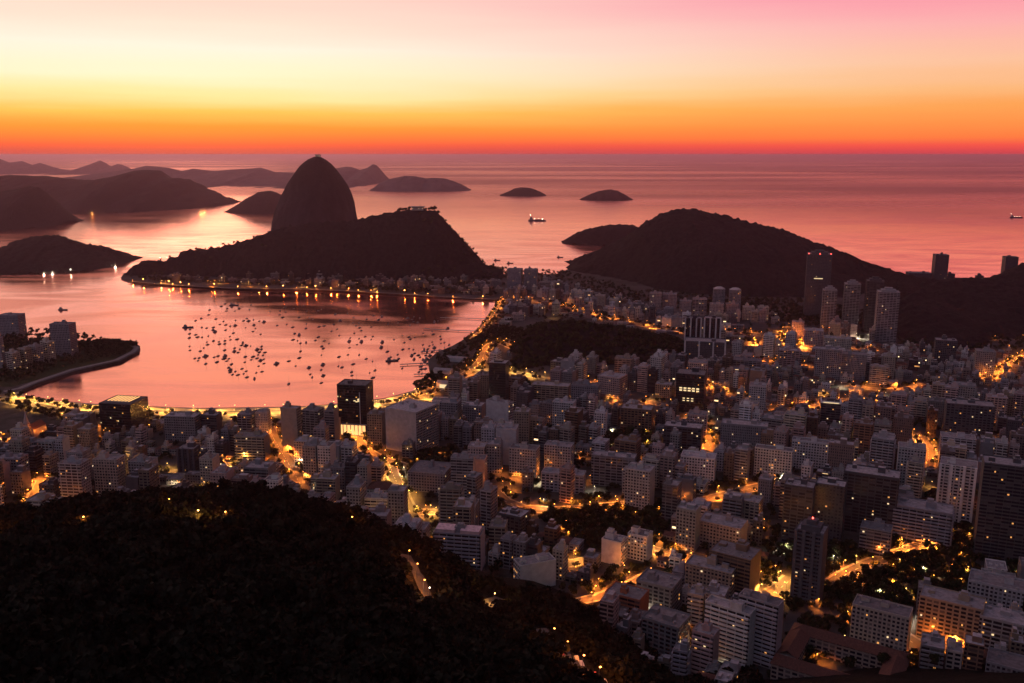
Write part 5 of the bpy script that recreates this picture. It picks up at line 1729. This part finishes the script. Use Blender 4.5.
# lamps hidden in the lanes
mbs = {'sod': MB(), 'yel': MB(), 'wht': MB()}
polem = MB()
k = 0
while k < 390:
    px, py = rt_.uniform(-20, 1040), rt_.uniform(300, 690)
    if not in_poly(px, py, TOWN): continue
    x, y = at_z(px, py)
    if clash(x, y, 3.5, 3.5, 0) or (y < 760 and x < 470 and spur(x, y) > 3): continue
    EXTRA.append((x, y, GZ, rt_.uniform(0, 6), rt_.choice(('sod', 'sod', 'sod', 'sod', 'yel', 'wht')), rt_.choice((.25, .25, .25, .5, .5, .75, 1.0)))); k += 1
for i in range(46):
    px = rt_.uniform(140, 498); x, y = at_z(px, 290.5 if px > 300 else 287 + (px - 140) / 160 * 2)
    y += rt_.uniform(20, 110)
    if clash(x, y, 3, 3, 0): continue
    EXTRA.append((x, y, GZ, 0, rt_.choice(('sod', 'sod', 'yel')), rt_.uniform(.3, .9)))
pobj = None
heads = {}
for (x, y, z, rz, kd, pw) in EXTRA:
    polem.cyl(x, y, z, .12, .08, 7.0, 5)
    m = mbs[kd]
    m.cyl(x, y, z + 7.0, .12, .24, .2, 6, {'sod': 0, 'yel': 1, 'wht': 2}[kd]); m.cyl(x, y, z + 7.2, .24, .14, .2, 6, {'sod': 0, 'yel': 1, 'wht': 2}[kd])
al = MB()
for m in (polem, *mbs.values()):
    o0 = len(al.v)
    al.v += m.v; al.f += [tuple(i + o0 for i in f) for f in m.f]; al.uv += m.uv; al.t += m.t
    al.m += [3] * len(m.f) if m is polem else m.m
lanes = al.build('lane_lamps', [E_SOD, E_YEL, E_WHT, M_POLE])
tag(lanes, 'small lamps hidden in the lanes between the blocks', kind='stuff')
for (x, y, z, rz, kd, pw) in EXTRA:
    l = lamp_light(kd, max(1, round(pw * 4)) / 4); l.parent = lanes; l.location = (x, y, z + 6.6); COL.objects.link(l)
print('LAMPS', len(LAMPS), 'EXTRA', len(EXTRA))

# ------------------------------------------------------------------ boats
def hull_mesh(name, L, Bm, H, mat, draft=.3):
    mb = MB()
    st = [(-.5, .70, 0), (-.2, .98, 0), (.15, 1.0, .05), (.38, .62, .18), (.5, .04, .35)]
    R0 = [[(x * L, s * k * Bm / 2, z) for s, z in ((-1, H * (1 + up)), (-.72, -draft), (.72, -draft), (1, H * (1 + up)))] for x, k, up in st]
    for a, b in zip(R0, R0[1:]):
        for i in range(3):
            mb.face([a[i], b[i], b[i + 1], a[i + 1]], 0)
        mb.face([a[3], b[3], b[0], a[0]], 0)
    mb.face(list(reversed(R0[0])), 0)
    return mb.mesh(name, mat)
def boat_protos():
    out = {}
    hs = hull_mesh('hull', 10.5, 3.2, 1.1, M_HULLD); hw = hull_mesh('hull', 9.5, 3.0, 1.0, M_HULLW); hm = hull_mesh('hull', 12.5, 4.0, 1.5, M_HULLW); hl = hull_mesh('hull', 22, 5.4, 1.9, M_HULLD)
    m = MB(); m.tube((.6, 0, .8), (.6, 0, 13.5), .16, .09, 5); m.tube((.6, 0, 2.4), (-3.8, 0, 2.3), .16, .14, 5)
    mast = m.mesh('mast', M_DARKM)
    m = MB(); m.box(-.3, 0, 1.0, 3.8, 1.9, .8, 0); cab = m.mesh('cabin', M_HULLW)
    m = MB(); m.box(-.2, 0, 1.4, 5.2, 2.8, 1.7, 0); m.box(-.8, 0, 3.1, 3.0, 2.4, 1.2, 0); cabm = m.mesh('cabin', M_HULLW)
    m = MB(); m.box(-5, 0, 1.8, 6, 4, 2.6, 0); m.box(-5.5, 0, 4.4, 3.4, 3.0, 2.0, 0); cabl = m.mesh('cabin', M_HULLW)
    m = MB(); m.tube((-3, 0, 4), (-3, 0, 9.5), .13, .08, 5); mastl = m.mesh('mast', M_DARKM)
    out['dark sailboat'] = [('hull', hs), ('mast', mast), ('cabin', cab)]
    out['pale sailboat'] = [('hull', hw), ('mast', mast), ('cabin', cab)]
    out['cabin motorboat'] = [('hull', hm), ('cabin', cabm)]
    out['long working boat'] = [('hull', hl), ('cabin', cabl), ('mast', mastl)]
    return out
BOAT = boat_protos()
def boat(kind, px, py, rz, label, group, s=1.0):
    x, y = at_z(px, py, 0)
    o = empty('sailboat' if 'sail' in kind else 'motorboat' if 'motor' in kind else 'working_boat', (x, y, 0), rz)
    o.scale = (s, s, s)
    tag(o, label, 'boat', group)
    for nm, me in BOAT[kind]:
        c = bpy.data.objects.new(nm, me); c.parent = o; COL.objects.link(c)
    return o
rbt = random.Random(31)
FLEET = [([(186, 322), (214, 300), (262, 306), (268, 345), (262, 382), (236, 376), (190, 362)], 112, 'moored on the orange water left of the hill reflection'),
         ([(268, 304), (330, 300), (345, 330), (340, 358), (268, 348)], 42, 'moored in the dark reflection of the long wooded hill'),
         ([(345, 312), (430, 316), (452, 326), (440, 344), (412, 362), (345, 358)], 66, 'moored on the pink water right of the hill reflection'),
         ([(262, 356), (400, 360), (412, 372), (380, 388), (300, 386), (262, 380)], 26, 'moored close to the middle of the beach'),
         ([(420, 346), (440, 340), (452, 344), (430, 356), (428, 374), (418, 378)], 26, 'packed at the jetties of the marina')]
bspots = []
for P, n, words in FLEET:
    xs = [p[0] for p in P]; ys = [p[1] for p in P]
    c = 0; tries = 0
    while c < n and tries < 4000:
        tries += 1
        px, py = rbt.uniform(min(xs), max(xs)), rbt.uniform(min(ys), max(ys))
        if not in_poly(px, py, P): continue
        if any(math.hypot(px - a, (py - b) * 1.8) < (4.0 if 'packed' not in words else 3.0) for a, b in bspots): continue
        if mnoise.noise(Vector((px / 28, py / 18, 2.2))) < -.18 and rbt.random() < .7: continue
        bspots.append((px, py))
        kd = rbt.choices(('dark sailboat', 'pale sailboat', 'cabin motorboat'), (6, 3, 2))[0]
        boat(kd, px, py, rbt.gauss(1.2, .2), f'small {kd} {words}', 'boats moored in the bay', rbt.uniform(.6, 1.0)); c += 1
for px, py, rz, w in ((188, 327.5, .05, 'long dark working boat at the left rim of the moored fleet'), (234, 305.5, .1, 'long dark boat at the far upper edge of the fleet'), (63, 310, -.1, 'lone working boat on open water at the left'),
                      (392, 361, .2, 'big dark boat moored off the marina'), (510, 263.5, .3, 'small ship anchored just above the end of bay high block'), (497, 260.5, .2, 'smaller craft anchored behind the right end of the long wooded hill'), (560, 257.5, 0, 'tiny boat off the foot of the big wooded hill')):
    boat('long working boat', px, py, rz, w, 'larger boats', 1.0)
def ship(px, py, L, label):
    x, y = at_z(px, py, 0)
    k = L / 90
    o = empty('cargo_ship', (x, y, 0), math.pi); o.scale = (k, k, k)
    tag(o, label, 'ship')
    h = bpy.data.objects.new('hull', hull_mesh('hull', 90, 15, 6, M_HULLD, 1)); h.parent = o; COL.objects.link(h)
    m = MB(); m.box(30, 0, 6, 16, 12, 9, 0); m.box(31, 0, 15, 10, 13, 5, 0); m.build('superstructure', M_HULLW, o)
    m = MB(); m.cyl(26, 0, 15, 2, 1.7, 8, 10); m.build('funnel', M_DARKM, o)
    for mx in (34, -8):
        m = MB(); m.tube((mx, 0, 8), (mx, 0, 30), .5, .3, 6); m.build('mast', M_DARKM, o)
    m = MB(); m.box(-12, 0, 6, 46, 11, 2.4, 0); m.build('hatch_covers', M_DARKM, o)
    for lx, ly, lz in ((31, -7, 13), (34, -1, 29), (-8, -1, 12), (-28, -2, 9.5), (12, -3, 11)):
        m = MB(); m.cyl(lx, ly, lz, .9, .9, 1.6, 6); m.build('deck_lamp', G_WHT, o)
ship(537, 221, 92, 'cargo ship with lit deck lamps on the ocean before the far islands')
ship(1016, 218, 70, 'small lit ship on the ocean at the right edge')
# jetties
def pier(P, w, label):
    Q = [at_z(*p, 0) for p in P]
    o = empty('pier', (Q[0][0], Q[0][1], 0)); tag(o, label, 'pier', 'jetties on the bay')
    m = MB()
    loc = [(a - Q[0][0], b - Q[0][1]) for a, b in Q]
    for a, b in zip(loc, loc[1:]):
        L = math.dist(a, b)
        m.box((a[0] + b[0]) / 2, (a[1] + b[1]) / 2, 1.6, L, w, .8, 0, rz=math.atan2(b[1] - a[1], b[0] - a[0]), bottom=True)
    m.build('deck', M_CONC, o)
    for a, b in zip(loc, loc[1:]):
        n = max(2, int(math.dist(a, b) / 22))
        for i in range(n):
            t = (i + .5) / n
            q = MB(); q.cyl(a[0] + (b[0] - a[0]) * t, a[1] + (b[1] - a[1]) * t, -2, .5, .5, 3.7, 6); q.build('pile', M_CONC, o)
pier([(424, 329.5), (440, 330.5), (477, 332)], 3, 'long dark jetty reaching left from the end of the bay')
pier([(440, 318.5), (486, 319.5)], 2.5, 'thin jetty near the far end of the bay')
pier([(400, 365.5), (430, 364)], 3, 'jetty pointing left from the marina, upper one')
pier([(414, 375.5), (434, 374.5)], 3, 'short lower jetty of the marina')
pier([(421, 353), (442, 351)], 3, 'short upper jetty of the marina')

# marina sheds, church, palace, stations, cars
def shed(x0, x1, py, h, label, lit=False):
    x, y = at_z((x0 + x1) / 2, py); w = (x1 - x0) * slant(x, y) / FPX
    o = empty('boat_shed', (x, y + w * .25, GZ), R(-18)); tag(o, label, 'shed', 'marina sheds')
    m = MB(); m.box(0, 0, -1, w, w * .45, h + 1, WALL, (.4, .38, .36)); m.build('wall', MT0, o)
    m = MB()
    d = w * .45 / 2 + .6
    a = w / 2 + .6
    m.face([(-a, -d, h), (a, -d, h), (a, 0, h + 2.4), (-a, 0, h + 2.4)], CONC); m.face([(a, d, h), (-a, d, h), (-a, 0, h + 2.4), (a, 0, h + 2.4)], CONC)
    m.face([(a, -d, h), (a, d, h), (a, 0, h + 2.4)], WALL); m.face([(-a, d, h), (-a, -d, h), (-a, 0, h + 2.4)], WALL)
    m.build('roof', MT0, o)
    if lit:
        m = MB(); m.box(0, -w * .225 - .1, .5, w * .7, .2, h * .7, 0); m.build('lit_door', E_WIN_W, o)
shed(437, 461, 389, 8, 'shed with a bright open front between beach end and marina', True)
shed(434, 452, 374, 6, 'long low dark shed behind the marina boats')
shed(452, 470, 384, 6, 'pale roofed shed right of the bright fronted one')
shed(446, 466, 362, 6, 'grey roofed shed beside the highway curve')
def church():
    x, y = at_z(29, 438)
    o = empty('church', (x, y, GZ), R(-4)); tag(o, 'small church with a slender pointed spire near the left edge', 'church')
    m = MB(); m.box(0, 14, -1, 13, 26, 11, (WALL,) * 5, (.30, .26, .24)); m.build('nave', MT0, o)
    m = MB()
    m.face([(-7, .8, 10), (7, .8, 10), (0, .8, 16)], WALL, (.3, .26, .24)); m.face([(7, 27.2, 10), (-7, 27.2, 10), (0, 27.2, 16)], WALL, (.3, .26, .24))
    m.face([(7, .8, 10), (7, 27.2, 10), (0, 27.2, 16), (0, .8, 16)], TILE); m.face([(-7, 27.2, 10), (-7, .8, 10), (0, .8, 16), (0, 27.2, 16)], TILE)
    m.build('roof', MT0, o)
    m = MB(); m.box(0, -2, -1, 6, 6, 21, (3, 3, 3, 3, WALL), (.28, .24, .23)); m.build('tower', MT0, o)
    m = MB(); m.cyl(0, -2, 20, 3.2, .1, 15, 8, CONC); m.build('spire', MT0, o)
church()
def palace():
    x, y = at_z(840, 676)
    o = empty('palace', (x, y, GZ), R(-32)); tag(o, 'old courtyard palace with dark tile roofs at the bottom of the picture', 'palace')
    w, d, t, h = 76, 60, 13, 13
    for cx, cy_, L, rz in ((0, -d / 2 + t / 2, w, 0), (0, d / 2 - t / 2, w, 0), (-w / 2 + t / 2, 0, d - 2 * t, math.pi / 2), (w / 2 - t / 2, 0, d - 2 * t, math.pi / 2)):
        m = MB(); m.box(cx, cy_, -1, L, t, h + 1, (2, 2, 2, 2, ROOF), (.30, .25, .21), rz=rz); m.build('wing', MT0, o)
        q = MB()
        a, b = L / 2 + (.8 if rz == 0 else 0), t / 2 + .8
        P = [(-a, -b), (a, -b), (a, b), (-a, b)]
        ca, sa = math.cos(rz), math.sin(rz)
        T = lambda px, py, z: (cx + px * ca - py * sa, cy_ + px * sa + py * ca, z)
        k = a - (b if rz == 0 else 0)
        A, Bq = T(-k, 0, h + 4), T(k, 0, h + 4)
        V = [T(px, py, h - .1) for px, py in P]
        q.face([V[0], V[1], Bq, A], TILE); q.face([V[2], V[3], A, Bq], TILE)
        if rz == 0: q.face([V[1], V[2], Bq], TILE); q.face([V[3], V[0], A], TILE)
        q.build('roof', MT0, o)
palace()
def station(px, py, Y, w, h, label, obj):
    x, z = at_y(px, py, Y)
    zz_ = drop(obj, x, Y) or z
    o = empty('cable_car_station', (x, Y, zz_ - 2), 0); tag(o, label, 'station')
    m = MB(); m.box(0, 0, 0, w, w * .6, h + 2, (0, 0, 0, 0, ROOF), (.3, .28, .27)); m.build('wall', MT0, o)
    m = MB(); m.box(0, 0, h + 2, w * 1.2, w * .75, 1.2, CONC, bottom=True); m.build('roof', MT0, o)
    m = MB(); m.cyl(w * .2, 0, h + 3.2, .5, .3, 7, 6, DARK); m.build('mast', MT0, o)
    for t in (-.4, .1, .4):
        m = MB(); m.box(w * t, -w * .3 - .2, h * .6, 1.6, .4, 1.6, 0); m.build('lit_window', E_WIN_W, o)
dome = bpy.data.objects['mountain']
station(318, 157, 3260, 18, 7, 'tiny cable car station on top of the dome mountain', dome)
station(418, 211, 2578, 34, 8, 'cable car station lit among trees on the long wooded hill', urca)
for px in (398, 400.5, 403, 406, 409, 426, 429, 432, 435, 438):
    x, z = at_y(px, 211, 2580); zz_ = drop(urca, x, 2580)
    tree(x, 2580 + rt_.uniform(-8, 8), (zz_ or z) - 5, rt_.randrange(4), 'tree beside the cable car station on the long wooded hill', 'summit trees', rt_, rt_.uniform(1.2, 1.7))
def car_protos():
    m = MB()
    prof = [(-2.1, .35), (-2.15, .8), (-1.5, .95), (-1.0, 1.42), (.5, 1.42), (1.2, .95), (2.05, .8), (2.1, .35)]
    for s in (-1, 1):
        p = [(x, s * .85 * (.85 if z > 1.2 else 1), z) for x, z in prof]
        m.face(p if s < 0 else list(reversed(p)), 0)
    for (x0, z0), (x1, z1) in zip(prof, prof[1:]):
        a, b = .85 * (.85 if z0 > 1.2 else 1), .85 * (.85 if z1 > 1.2 else 1)
        m.face([(x0, -a, z0), (x0, a, z0), (x1, b, z1), (x1, -b, z1)], 0)
    body = [m.mesh('body', simple(n, c, .35, .5, .02, .5)) for n, c in (('silver_car_paint', (.35, .35, .36)), ('white_car_paint', (.6, .6, .6)), ('black_car_paint', (.02, .02, .02)), ('red_car_paint', (.25, .03, .02)))]
    m = MB(); m.tube((0, -.12, 0), (0, .12, 0), .33, .33, 10); wheel = m.mesh('wheel', M_DARKM)
    m = MB(); m.box(-.25, 0, 1.0, 1.7, 1.50, .36, 0); glass = m.mesh('window', M_DARKM)
    return body, wheel, glass
CARB, CARW, CARG = car_protos()
Q = FR[2]
for i in range(9):
    t = .18 + .78 * i / 8
    k = t * (len(Q) - 1); a = Q[int(k)]; b = Q[min(len(Q) - 1, int(k) + 1)]
    rz = math.atan2(b[1] - a[1], b[0] - a[0])
    sd = 2.4 if i % 3 else -2.4
    x, y = a[0] - math.sin(rz) * sd, a[1] + math.cos(rz) * sd
    cn = ('silver', 'white', 'black', 'red')[i % 4]
    o = empty('parked_car', (x, y, gz(x, y) + 1.0), rz)
    tag(o, f'{cn} car parked on the lit road at the bottom of the forest', 'car', 'cars parked along the forest road')
    for nm, me, loc in [('body', CARB[i % 4], (0, 0, 0)), ('window', CARG, (0, 0, 0))] + [('wheel', CARW, (p, q, .33)) for p in (-1.3, 1.3) for q in (-.78, .78)]:
        c = bpy.data.objects.new(nm, me); c.parent = o; c.location = loc; COL.objects.link(c)
